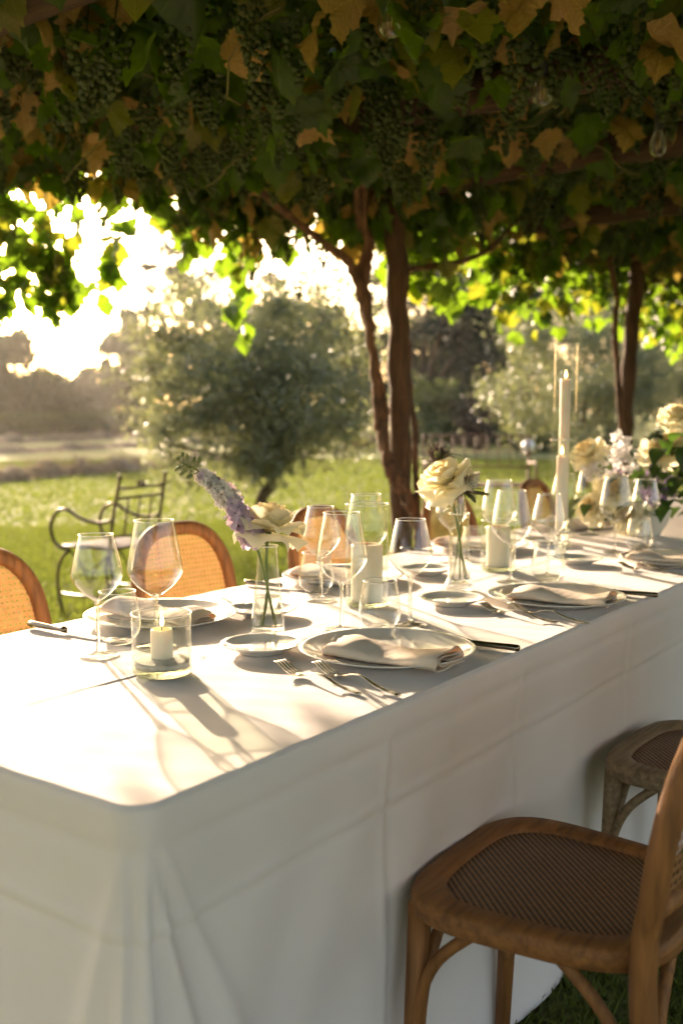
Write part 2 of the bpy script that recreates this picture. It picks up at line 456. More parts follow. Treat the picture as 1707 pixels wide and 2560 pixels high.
def windrow(name, pts, w, h, n, label):
    path = smooth_path([(x, y, 0) for x, y in pts], 14)
    mb = MB()
    ph = rng.uniform(0, 6, 4)
    def f(u, v):
        i = min(int(u * (len(path) - 1)), len(path) - 2); t = u * (len(path) - 1) - i
        p = path[i].lerp(path[i + 1], t); d = (path[i + 1] - path[i]).normalized(); s = Vector((-d.y, d.x, 0))
        q = u * 40
        k = .55 + .3 * math.sin(q + ph[0]) + .25 * math.sin(q * 2.3 + ph[1]) + .15 * math.sin(q * 5.1 + ph[2])
        k = max(k, .06)
        a = (v - .5) * 2
        return p + s * (a * w * (.7 + .3 * k)) + Vector((0, 0, h * k * (1 - a * a) - .01))
    mb.grid(f, 160, 9)
    o = obj(name, mb, M['hay'])
    # loose straw on the ridge
    base = np.array(mb.v)
    C = base[rng.integers(0, len(base), n)] + rng.normal(0, 1, (n, 3)) * np.array([w * .25, w * .25, .02]) + np.array([0, 0, .03])
    s = obj('straw', fast_mesh('straw', leaf_cloud(C, .13, .06, rng, up=.5), 4), M['hay'], o); s['kind'] = 'stuff'
    return tag(o, label, 'hay row')
windrow('hay_windrow', [(-15.0, 7), (-15.05, 10.7), (-15.6, 12.4), (-15.5, 13.5), (-16.4, 16.3), (-17.5, 21)], .42, .27, 3000, 'lumpy brown row of raked hay in the middle of the field left of the olive')
windrow('hay_windrow', [(-33, 16), (-33.0, 23.6), (-34, 28), (-34.9, 32.6), (-34, 40)], .7, .34, 2500, 'thin far row of raked hay just in front of the clipped hedge')
windrow('hay_windrow', [(-19.5, 28), (-21.0, 36.7), (-23, 44), (-25, 54)], .7, .4, 2500, 'row of raked hay beyond the vine post, behind the tall candle')
windrow('hay_windrow', [(-24.0, 12), (-25.0, 18), (-26, 24), (-26.5, 30)], .6, .22, 1500, 'low flat row of raked hay between the lumpy row and the far row')

# ------------------------------------------------------------------ trees behind
def tree(name, label, cat, loc, h, rx, rz, n, size, mat, seed, aspect=.5, clumps=60, crad=.22, trunk=True, base=None, up=0., shape='round', bark='bark', group=None):
    rg = np.random.default_rng(seed); rd = random.Random(seed)
    root = thing(name, label, cat, loc, 0, group)
    cz = h - rz if base is None else base + rz
    # clump centres filling an uneven ellipsoid or cone
    cs = []
    while len(cs) < clumps:
        p = rg.uniform(-1, 1, 3)
        d = np.linalg.norm(p)
        if d > 1: continue
        if shape == 'cone' and np.hypot(p[0], p[1]) > (1 - p[2]) * .55 + .08: continue
        if shape == 'tiers': p[2] = round(p[2] * 4) / 4 + rg.normal(0, .02)
        cs.append(p)
    cs = np.array(cs)
    wob = 1 + .18 * np.sin(cs[:, 0] * 5 + seed) + .14 * np.sin(cs[:, 1] * 7 + seed * 2)
    cs = cs * np.array([rx, rx, rz]) * wob[:, None] + np.array([0, 0, cz])
    rad = crad * rx * rg.uniform(.6, 1.35, clumps)
    idx = rg.integers(0, clumps, n)
    off = rg.normal(0, .55, (n, 3)); off[:, 2] *= .45 if shape == 'tiers' else .85
    C = cs[idx] + off * rad[idx][:, None]
    C[:, 2] = np.maximum(C[:, 2], .08)
    cr = obj('crown', fast_mesh('crown', leaf_cloud(C, size, aspect, rg, up), 4), M[mat], root)
    if trunk:
        mb = MB(); tr = max(.035, h * .022)
        tb = cz - rz * .75
        ks = [Vector((rd.gauss(0, .03 * h * k / 4), rd.gauss(0, .03 * h * k / 4), max(tb, .3) * k / 4)) for k in range(5)]
        ks[0] = Vector((0, 0, -.05))
        mb.tube(smooth_path(ks), [tr * (1.25 - .45 * i / 24) for i in range(25)], 9)
        for k in range(9):
            e = Vector(cs[rd.randrange(clumps)]); s = ks[-1].lerp(ks[-2], rd.random() * .6)
            m = s.lerp(e, .5) + Vector((0, 0, rd.uniform(-.1, .2) * rz))
            pts = smooth_path([s, m, e], 5)
            mb.tube(pts, [tr * .6 * (1 - .75 * i / (len(pts) - 1)) for i in range(len(pts))], 6)
        obj('trunk', mb, M[bark], root)
    return root

tree('olive_tree', 'large rounded silvery olive tree on the lawn behind the first chairs', 'tree', (-6.13, 7.24, 0), 2.45, 1.10, .93, 28000, .040, 'olive_leaf', 11, aspect=.30, clumps=140, crad=.21, base=.52)
tree('olive_tree', 'silvery olive tree behind the tall candle beside the second vine post', 'tree', (-6.2, 14.9, 0), 2.85, 1.25, 1.1, 22000, .044, 'olive_leaf', 12, aspect=.28, clumps=100, crad=.24, base=.68)
tree('olive_tree', 'olive tree cut off by the picture edge beyond the flower arrangement', 'tree', (-3.35, 14.9, 0), 2.5, 1.05, .85, 15000, .044, 'olive_leaf', 13, aspect=.28, clumps=80, crad=.24, base=.75)
tree('olive_tree', 'olive tree showing just past the second vine post', 'tree', (-5.3, 18.0, 0), 2.9, 1.15, 1.0, 15000, .05, 'olive_leaf', 14, aspect=.28, clumps=80, crad=.24, base=.8)

# the tree line
tree('broadleaf_tree', 'tall hazy tree at the far edge of the field, first from the sunny side', 'tree', (-53.6, 36.9, 0), 9.0, 2.7, 4.3, 12000, .26, 'tree_leaf', 21, clumps=70)
tree('broadleaf_tree', 'hazy bushy tree behind the hedge on the sunny side, in front of the tallest one', 'tree', (-50.6, 38.6, 0), 3.7, 3.0, 1.85, 8000, .24, 'tree_leaf', 22, clumps=50)
tree('broadleaf_tree', 'hazy tree with a pointed top between the bright gap and the large olive', 'tree', (-46.6, 42.9, 0), 6.9, 1.9, 3.4, 9000, .24, 'tree_leaf', 23, clumps=55)
tree('broadleaf_tree', 'low hazy tree under the bright gap of sky behind the hedge', 'tree', (-49.5, 42.5, 0), 3.7, 3.0, 1.85, 8000, .24, 'tree_leaf', 24, clumps=55)
tree('broadleaf_tree', 'broad dark tree behind the large olive', 'tree', (-37.5, 43, 0), 6.4, 3.4, 3.1, 8000, .24, 'tree_leaf', 25, clumps=60)
tree('cedar_tree', 'tall grey cedar with open branches rising behind the large olive', 'tree', (-32, 34, 0), 10.5, 3.2, 5.0, 6500, .17, 'conifer', 26, clumps=60, crad=.2, shape='tiers', aspect=.35)
tree('broadleaf_tree', 'dark tree between the large olive and the first vine post', 'tree', (-28, 38, 0), 5.4, 3.0, 2.6, 7000, .22, 'tree_leaf', 27, clumps=55)
tree('cedar_tree', 'dark cedar with gaps of light just past the first vine post', 'tree', (-19.6, 32, 0), 10.0, 2.9, 4.9, 7500, .15, 'conifer', 28, clumps=70, crad=.2, shape='tiers', aspect=.35)
tree('conifer_tree', 'dark upright conifer between the two vine posts', 'tree', (-16.3, 32, 0), 9.5, 2.0, 4.75, 9000, .15, 'conifer', 29, clumps=80, shape='round', aspect=.35)
tree('conifer_tree', 'dark conifer behind the olive at the second vine post', 'tree', (-13.2, 33.5, 0), 9.5, 2.7, 4.7, 9000, .16, 'conifer', 30, clumps=80, aspect=.35)
tree('conifer_tree', 'dark conifer past the second vine post', 'tree', (-9.3, 33, 0), 9.0, 2.5, 4.5, 8000, .16, 'conifer', 31, clumps=70, aspect=.35)
tree('conifer_tree', 'dark conifer at the picture edge beyond the second vine post', 'tree', (-5.8, 31, 0), 9.0, 2.6, 4.5, 8000, .16, 'conifer', 32, clumps=70, aspect=.35)
tree('broadleaf_tree', 'dark low tree filling in behind the cedar and the conifers', 'tree', (-22.5, 41, 0), 6.5, 3.6, 3.2, 7000, .24, 'tree_leaf', 33, clumps=60)
tree('round_bush', 'rounded pale green bush at the foot of the dark cedar', 'bush', (-15.9, 26.0, 0), 2.1, 1.25, 1.0, 6000, .07, 'bush_leaf', 41, clumps=60, trunk=False)
tree('round_bush', 'dusky pink bush beside the rounded green bush', 'bush', (-14.4, 26.6, 0), 1.75, .85, .85, 3500, .07, 'bush_pink', 42, clumps=45, trunk=False)
tree('round_bush', 'low dark bush in front of the conifers, beside the pink bush', 'bush', (-13.2, 28, 0), 1.2, 1.4, .6, 3500, .08, 'hedge_leaf', 43, clumps=45, trunk=False)

hd = thing('clipped_hedge', 'low clipped hedge with a sunlit top along the far end of the field', 'hedge', (-43, 33.5, 0))
def hedge(rgn):
    L_, W_, H_ = 34, 1.6, 1.0
    n = 26000
    C = np.stack([rgn.uniform(-L_ / 2, L_ / 2, n), rgn.uniform(-W_ / 2, W_ / 2, n), rgn.uniform(0, 1, n) ** .6 * H_], 1)
    side = rgn.random(n) < .6
    C[side, 1] = np.sign(C[side, 1]) * W_ / 2 + rgn.normal(0, .05, side.sum())
    C[~side, 2] = H_ + rgn.normal(0, .04, (~side).sum())
    a = R(54); c, s = math.cos(a), math.sin(a)
    C = np.stack([C[:, 0] * c - C[:, 1] * s, C[:, 0] * s + C[:, 1] * c, C[:, 2]], 1)
    return leaf_cloud(C, .14, .55, rgn)
hl = obj('foliage', fast_mesh('foliage', hedge(np.random.default_rng(5)), 4), M['hedge_leaf'], hd)
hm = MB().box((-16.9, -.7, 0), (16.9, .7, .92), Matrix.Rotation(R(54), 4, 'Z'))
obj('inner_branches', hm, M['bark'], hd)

# ------------------------------------------------------------------ pergola
perg = thing('pergola', 'rough dark timber pergola of posts and beams carrying the grape vines', 'pergola', (-2.6, 4.06, 0))
def rough_beam(name, p0, p1, r, mat, seed, n=18):
    rd = random.Random(seed); p0, p1 = Vector(p0) - perg.location, Vector(p1) - perg.location
    pts = [p0.lerp(p1, i / n) + Vector((rd.gauss(0, .006), rd.gauss(0, .006), rd.gauss(0, .006))) for i in range(n + 1)]
    mb = MB().tube(pts, [r * (1 + .06 * rd.gauss(0, 1)) for _ in pts], 12)
    # squarish section
    return obj(name, mb, M[mat], perg)
rough_beam('post', (-2.565, 4.03, -.05), (-2.68, 4.11, 2.45), .050, 'post', 1, 26)
rough_beam('post', (-2.57, 6.70, -.05), (-2.51, 6.86, 2.45), .049, 'post', 2, 26)
for i, y in enumerate((.6, 1.75, 3.22, 4.22, 5.5, 6.8, 8.2)):
    rough_beam('beam', (-3.0, y + .04, 2.28), (.9, y - .04, 2.31), .075, 'beam', 10 + i)
for i, x in enumerate((-2.62, .55)):
    rough_beam('beam', (x, -.8, 2.47), (x, 9.2, 2.47), .06, 'beam_long', 30 + i, 40)

# ------------------------------------------------------------------ grape vines
LEAF = [(0, 0), (.05, -.16), (.18, -.24), (.33, -.20), (.40, -.08), (.54, -.02), (.50, .10), (.62, .20), (.60, .30), (.76, .46), (.60, .50), (.52, .60), (.38, .56),
        (.40, .70), (.30, .76), (.26, .90), (.12, .94), (0, 1.12)]
LEAF = LEAF + [(-x, y) for x, y in LEAF[-2:0:-1]]
def leaf_shape(seed):
    rd = random.Random(seed)
    cup, fold, wv = rd.uniform(-.6, .35), rd.uniform(-.35, .6), rd.uniform(.05, .13)
    def z(x, y): return cup * (x * x + (y - .3) ** 2) + fold * abs(x) + wv * math.sin(5 * x + 7 * y + seed)
    inner = [(x * .5, y * .5 + .14) for x, y in LEAF]
    V = [(0, .3, z(0, .3))] + [(x, y, z(x, y)) for x, y in inner] + [(x * rd.uniform(.93, 1.05), y * rd.uniform(.95, 1.04), z(x, y)) for x, y in LEAF]
    n = len(LEAF); F = []
    for i in range(n):
        j = (i + 1) % n
        F += [(0, 1 + i, 1 + j), (1 + i, 1 + n + i, 1 + n + j), (1 + i, 1 + n + j, 1 + j)]
    return np.array(V), np.array(F)
LS = [leaf_shape(i) for i in range(9)]
def leaf_low(seed):
    V, F = LS[seed]; n = len(LEAF); keep = [i for i in range(n) if i % 3 != 1]
    return np.concatenate([V[:1], V[[1 + n + i for i in keep]]]), np.array([(0, 1 + i, 1 + (i + 1) % len(keep)) for i in range(len(keep))])
LL = [leaf_low(i) for i in range(9)]
def leaf_coord(me, co):
    a = me.attributes.new('leaf_co', 'FLOAT_VECTOR', 'POINT'); a.data.foreach_set('vector', np.ascontiguousarray(co, dtype=np.float32).ravel())
LM = [[None] * 3 for _ in LS]
KINDS = ('vine_leaf', 'vine_leaf_pale', 'vine_leaf_tan')
for i, (V, F) in enumerate(LS):
    for k, mk in enumerate(KINDS):
        me = tri_mesh('leaf', V, F); leaf_coord(me, V); me.materials.append(M[mk]); me.polygons.foreach_set('use_smooth', [True] * len(F)); LM[i][k] = me

# the canopy roof in plan: main roof and the overhang on the sunny side
def roof_z(x, y): return 2.30 + .05 * math.sin(x * 2.1 + y) + .05 * math.sin(y * 1.7)
cam_inv = (Matrix.Translation(cam.location) @ cam.rotation_euler.to_matrix().to_4x4()).inverted()
def in_frame(p, m=.08):
    q = cam_inv @ Vector(p)
    if q.z > -.3: return False
    x = q.x / -q.z * 1.5 * 1.0; y = q.y / -q.z
    return abs(x) < .5 + m and abs(y) < .5 + m
def px_size(p, s):
    q = cam_inv @ Vector(p); return s / max(.3, -q.z)

vl = random.Random(8)
leaves = []      # (pos, rot matrix, size, shape, kind)
def put_leaf(p, size, hang, kind):
    # hang 0: lies flat; 1: tip straight down
    az = vl.uniform(0, 2 * PI)
    tilt = R(90) * hang + vl.gauss(0, R(22))
    m = Matrix.Rotation(az, 3, 'Z') @ Matrix.Rotation(-tilt, 3, 'X') @ Matrix.Rotation(vl.gauss(0, R(25)), 3, 'Y')
    leaves.append((Vector(p), m, size, vl.randrange(len(LS)), kind))
def kind_of(low):
    r = vl.random()
    if low: return 2 if r < .30 else 1 if r < .42 else 0  # low leaves more often tan: dry colour, with table bounce painted in
    return 2 if r < .05 else 1 if r < .14 else 0
def roof_cells():
    for ix in range(-47, 31):
        for iy in range(-30, 112):
            x, y = ix / 10, iy / 10
            if x < -3.15:
                # overhang: only towards the sunny end, reaching out about a metre and a half
                if not (1.6 < y < 4.5): continue
                if x < -4.5 + max(0, y - 3.1) * .85: continue
            yield x, y
for x, y in roof_cells():
    vis = in_frame((x, y, 2.4), .1)
    n = (3 if x < -2.3 else 2) if vis else 1
    if not vis and (x > .9 or y < -1.4) and vl.random() < .25: n = 0  # unseen roof beyond the timbers, added to shade the side of the cloth
    for _ in range(n):                                          # upper layers: closed roof
        px, py = x + vl.uniform(-.05, .05), y + vl.uniform(-.05, .05)
        put_leaf((px, py, roof_z(px, py) + vl.uniform(.02 if x < -2.3 else .06, .42)), vl.uniform(.12, .18) * (1 if vis else 1.25), abs(vl.gauss(.15, .2)), kind_of(False))
    if vl.random() < ((.9 if x < -2.3 else .6) if vis else .15):                       # leaves hanging under it
        px, py = x + vl.uniform(-.05, .05), y + vl.uniform(-.05, .05)
        put_leaf((px, py, roof_z(px, py) + vl.uniform(-.10, .12)), vl.uniform(.085, .135), vl.uniform(.2, 1.0), kind_of(True))

canes = []
def shoot(p, d, L, n, drop, dens=1.0, size=(.07, .11)):
    """a hanging shoot with leaves"""
    pts = [Vector(p)]; d = Vector(d).normalized()
    for i in range(n):
        d = (d + Vector((vl.gauss(0, .15), vl.gauss(0, .15), -drop))).normalized()
        pts.append(pts[-1] + d * (L / n))
        if pts[-1].x + (pts[-1].z - .13 - .75) / math.tan(SUN_EL) * .866 < -.74: break   # shoots end where the sun still reaches the table
    canes.append((pts, .0035))
    for q in pts[1:]:
        for _ in range(2 if vl.random() < dens else 1):
            put_leaf(q + Vector((vl.gauss(0, .04), vl.gauss(0, .04), vl.gauss(0, .03))), vl.uniform(*size), vl.uniform(.35, 1.1), 0 if vl.random() < .75 else 1)
# fringe along the sunny overhang and along the row of posts
for k in range(26):
    t = k / 25
    x = -4.5 + 1.1 * max(0, t - .48) / .52 + vl.uniform(-.15, .25); y = 1.9 + 2.5 * t
    if t > .5: continue
    shoot((x, y, 2.32 + vl.uniform(-.1, .1)), (vl.gauss(-.3, .3), vl.gauss(0, .4), -.4), vl.uniform(.2, .42), 6, .3)
for x, y, L in ((-4.55, 2.95, .62), (-4.45, 3.15, .55), (-4.5, 3.35, .72), (-4.4, 3.5, .55), (-3.7, 4.30, .62), (-4.6, 2.6, .55), (-4.42, 3.42, .5), (-4.3, 3.55, .55), (-4.2, 3.68, .45), (-4.48, 3.25, .6)):
    for _ in range(1):
        shoot((x + vl.gauss(0, .06), y + vl.gauss(0, .06), 2.25), (vl.gauss(0, .2), vl.gauss(0, .2), -1), L, 7, .3, 1.0, (.085, .125))
for k in range(80):
    y = 4.3 + 6.4 * (k / 79) + vl.uniform(-.1, .1)
    shoot((-2.95 + vl.uniform(-.25, .25), y, 2.28 + vl.uniform(-.1, .08)), (vl.gauss(-.2, .35), vl.gauss(0, .4), -.5), vl.uniform(.2, .5), 5, .28, .8)

# the low shaggy part of the roof in front of the first post
for _ in range(420):
    t = vl.random(); x = -3.75 + 1.15 * t + vl.gauss(0, .16); y = 3.75 + .75 * t + vl.gauss(0, .22)
    z = 2.32 - abs(vl.gauss(0, .13))
    put_leaf((x, y, max(z, 1.95)), vl.uniform(.08, .13), vl.uniform(.2, 1.1), kind_of(True) if vl.random() < .5 else 0)

# bunches of grapes
def bunch_mesh(seed):
    rd = random.Random(seed); mb = MB(); n = 46
    for i in range(n):
        t = (i + .5) / n; rr = .042 * (math.sin(PI * min(1, t * .92 + .16)) ** .7) * (1.1 - .75 * t) + .004
        a = i * 2.39996 + rd.gauss(0, .3); q = rr * (.75 + .35 * rd.random())
        mb.ball((q * math.cos(a), q * math.sin(a), -.02 - .155 * t + rd.gauss(0, .005)), rd.uniform(.0072, .0098), 7, 4)
    mb.tube([(0, 0, .05), (0.004, 0, .0), (0, 0, -.1)], [.0025, .0022, .001], 5)
    me = mb.mesh('grape_bunch'); me.materials.append(M['grape']); return me
BM = [bunch_mesh(i) for i in range(5)]
bunches = []
def bunch_spots():
    tries = 0
    while len(bunches) < 420 and tries < 9000:
        tries += 1
        x, y = vl.uniform(-4.3, -.6), vl.uniform(1.6, 8.8)
        if x < -3.05 and not (1.9 < y < 4.4): continue
        p = Vector((x, y, roof_z(x, y) + (vl.uniform(-.03, .06) if vl.random() < .5 else vl.uniform(.04, .16))))
        if not in_frame(p, .02): continue
        if vl.random() > (1.0 if x > -3.1 else .45): continue
        bunches.append(p)
bunch_spots()
for p in ((-4.45, 3.05, 2.05), (-4.4, 3.45, 2.02), (-4.3, 3.5, 1.98), (-3.75, 4.3, 1.98), (-3.55, 4.5, 2.0), (-3.6, 4.2, 2.06), (-3.3, 4.1, 2.16), (-3.2, 4.25, 2.12), (-3.4, 4.0, 2.14), (-3.05, 4.3, 2.15), (-3.45, 4.2, 2.18), (-3.15, 4.05, 2.2), (-2.85, 4.9, 2.05), (-2.8, 5.6, 2.02), (-2.9, 6.0, 2.0), (-2.8, 7.4, 2.02)):
    bunches.append(Vector(p))

vines = []
for lab, loc, ysplit in (('grape vine with twisting trunk on the first post, spreading over the table', (-2.40, 3.92, 0), 0), ('grape vine with thin straight trunk on the second post, behind the flowers', (-2.47, 6.59, 0), 1)):
    vines.append(thing('grape_vine', lab, 'grape vine', loc))
def vine_of(p): return vines[0] if p.y < 4.9 + (p.x + 2.6) * .15 else vines[1]

per = {v.name: [] for v in vines}
for L_ in leaves: per[vine_of(L_[0]).name].append(L_)
for v in vines:
    ls = per[v.name]
    def score(l):
        if not in_frame(l[0], .0): return 0
        low = 1.6 if l[0].z < roof_z(l[0].x, l[0].y) + .1 else .5
        return px_size(l[0], l[2]) * low
    ls.sort(key=score, reverse=True)
    for p, m, s, i, k in ls[:300]:
        o = bpy.data.objects.new('leaf', LM[i][k]); COL.objects.link(o); o.parent = v
        o.matrix_local = Matrix.Translation(p - v.location) @ (m * s).to_4x4()
    rest = ls[300:]
    for k, mk in enumerate(KINDS):
        Vs, Fs, Cs, n0 = [], [], [], 0
        for p, m, s, i, kk in rest:
            if kk != k: continue
            V, F = (LS if in_frame(p, .02) and p.z < roof_z(p.x, p.y) + .12 else LL)[i]
            Vs.append(V @ (np.array(m) * s).T + np.array(p - v.location)); Fs.append(F + n0); Cs.append(V); n0 += len(V)
        if Vs:
            me = tri_mesh('foliage', np.concatenate(Vs), np.concatenate(Fs)); leaf_coord(me, np.concatenate(Cs))
            o = obj('foliage', me, M[mk], v); o['kind'] = 'stuff'
for i, p in enumerate(bunches):
    v = vine_of(p); o = bpy.data.objects.new('grape_bunch', BM[i % 5]); COL.objects.link(o); o.parent = v
    o.location = p - v.location; o.rotation_euler = (vl.gauss(0, .12), vl.gauss(0, .12), vl.uniform(0, 6.28)); s = vl.uniform(.85, 1.25); o.scale = (s, s, s)
def stem_tube(v, name, pts, r0, r1, mat='bark_vine', n=11, k=9, jit=.0):
    P = smooth_path([Vector(p) - v.location for p in pts], k); m = len(P)
    rd = random.Random(len(P))
    P = [p + Vector((rd.gauss(0, r0 * .10), rd.gauss(0, r0 * .10), 0)) for p in P]
    return obj(name, MB().tube(P, [(r0 + (r1 - r0) * i / (m - 1)) * (1 + rd.gauss(0, .13)) for i in range(m)], n), M[mat], v)
T1 = [(-2.37, 3.95, -.05), (-2.39, 3.91, .44), (-2.41, 3.90, .67), (-2.44, 3.87, .81), (-2.53, 3.87, .93), (-2.61, 3.92, 1.04), (-2.67, 3.97, 1.18), (-2.70, 3.99, 1.32), (-2.73, 3.98, 1.58), (-2.75, 3.97, 1.80), (-2.74, 4.00, 1.96), (-2.76, 3.94, 2.06), (-2.72, 3.85, 2.2), (-2.5, 3.4, 2.36)]
stem_tube(vines[0], 'trunk', T1, .029, .021)
stem_tube(vines[0], 'trunk', [(a + .035 * math.cos(i * 1.1), b + .03 * math.sin(i * 1.1), c) for i, (a, b, c) in enumerate(T1)], .017, .014)
stem_tube(vines[0], 'limb', [(-2.75, 3.97, 1.70), (-2.79, 3.89, 1.87), (-2.81, 3.76, 1.93), (-2.84, 3.55, 2.02), (-2.9, 3.1, 2.2), (-3.1, 2.4, 2.33)], .021, .012)
stem_tube(vines[0], 'limb', [(-2.63, 4.14, 1.5), (-2.66, 4.17, 1.82), (-2.66, 4.36, 1.89), (-2.62, 4.65, 1.95), (-2.60, 4.92, 2.05), (-2.52, 5.13, 2.23), (-2.3, 5.4, 2.4)], .017, .011)
stem_tube(vines[0], 'limb', [(-2.5, 4.12, .0), (-2.53, 4.11, .54), (-2.55, 4.12, .77), (-2.57, 4.13, .95), (-2.58, 4.14, 1.12), (-2.61, 4.14, 1.28), (-2.63, 4.15, 1.5)], .016, .014)
stem_tube(vines[0], 'limb', [(-2.5, 3.4, 2.36), (-2.0, 2.9, 2.42), (-1.5, 2.4, 2.40), (-1.1, 1.5, 2.42)], .022, .012)
stem_tube(vines[0], 'limb', [(-2.6, 3.6, 2.3), (-3.2, 3.6, 2.36), (-3.8, 3.3, 2.33), (-4.4, 3.0, 2.3)], .018, .008)
T2 = [(-2.46, 6.57, -.05), (-2.47, 6.59, .66), (-2.50, 6.61, 1.0), (-2.55, 6.62, 1.46), (-2.58, 6.63, 1.72), (-2.58, 6.66, 1.92), (-2.61, 6.66, 2.07), (-2.61, 6.61, 2.25), (-2.3, 6.3, 2.4)]
stem_tube(vines[1], 'trunk', T2, .022, .017)
stem_tube(vines[1], 'limb', [(-2.3, 6.3, 2.4), (-1.8, 5.8, 2.4), (-1.3, 5.0, 2.42)], .02, .01)
stem_tube(vines[1], 'limb', [(-2.61, 6.61, 2.2), (-2.8, 7.3, 2.28), (-2.8, 8.2, 2.3)], .018, .01)
for pts, r in canes:
    v = vine_of(pts[0])
    obj('cane', MB().tube([p - v.location for p in pts], [r * (1 - .5 * i / len(pts)) for i in range(len(pts))], 5), M['shoot'], v)
for k in range(34):
    x, y = vl.uniform(-2.9, -.9), vl.uniform(1.9, 4.8)
    if not in_frame((x, y, 2.3)): continue
    a = vl.uniform(0, 6.28); pts = [Vector((x, y, roof_z(x, y) - .02))]; d = Vector((math.cos(a), math.sin(a), vl.uniform(-.3, .2)))
    for i in range(7):
        d = (d + Vector((vl.gauss(0, .25), vl.gauss(0, .25), vl.gauss(0, .2)))).normalized(); pts.append(pts[-1] + d * .06)
    v = vine_of(pts[0]); obj('cane', MB().tube([p - v.location for p in pts], .0028, 5), M['shoot'], v)

# string of bulbs under the roof
sl = thing('string_lights', 'string of unlit clear glass bulbs under the vine roof above the table', 'string lights', (-1.35, 2.87, 2.3))
bp_ = [(-1.41, 2.138, 2.12), (-1.355, 2.868, 2.12), (-1.282, 3.657, 2.12), (-1.25, 4.45, 2.12)]
cp = []
ends = [(-1.45, 1.3, 2.33)] + [(x, y, 2.235) for x, y, z in bp_] + [(-1.2, 5.3, 2.33)]
for a, b in zip(ends[:-1], ends[1:]):
    for i in range(8):
        t = i / 8; p = Vector(a).lerp(Vector(b), t); p.z += .05 * math.sin(PI * t); cp.append(p - sl.location)
obj('cable', MB().tube(cp, .003, 6), M['cable'], sl)
for x, y, z in bp_:
    q = Vector((x, y, z)) - sl.location
    obj('socket', MB().lathe([(0, .115), (.010, .115), (.016, .10), (.017, .055), (.0, .055)], 16, q), M['socket'], sl)
    b = obj('bulb', MB().lathe([(.012, .055), (.014, .045), (.022, .028), (.029, .008), (.030, -.008), (.025, -.024), (.014, -.034), (0, -.037)], 24, q), M['glass'], sl)
    f = MB()
    for s in (-1, 1): f.tube([q + Vector((s * .004, 0, .05)), q + Vector((s * .006, 0, .02)), q + Vector((s * .005, 0, -.015))], .0012, 5)
    obj('filament', f, M['filament'], b)

# ------------------------------------------------------------------ table and cloth
TX0, TX1, TY0, TY1, TZ = -1.72, -.82, .746, 5.75, .75
tb = thing('dining_table', 'long dining table hidden under the white cloth', 'table', (-1.27, 3.25, 0))
obj('table_top', MB().box((TX0 + .02 + 1.27, TY0 + .02 - 3.25, .69), (TX1 - .02 + 1.27, TY1 - .02 - 3.25, .735)), M['beam_long'], tb)
for x in (-.33, .33):
    for y in (-2.2, 2.2): obj('leg', MB().box((x - .03, y - .03, 0), (x + .03, y + .03, .69)), M['beam_long'], tb)

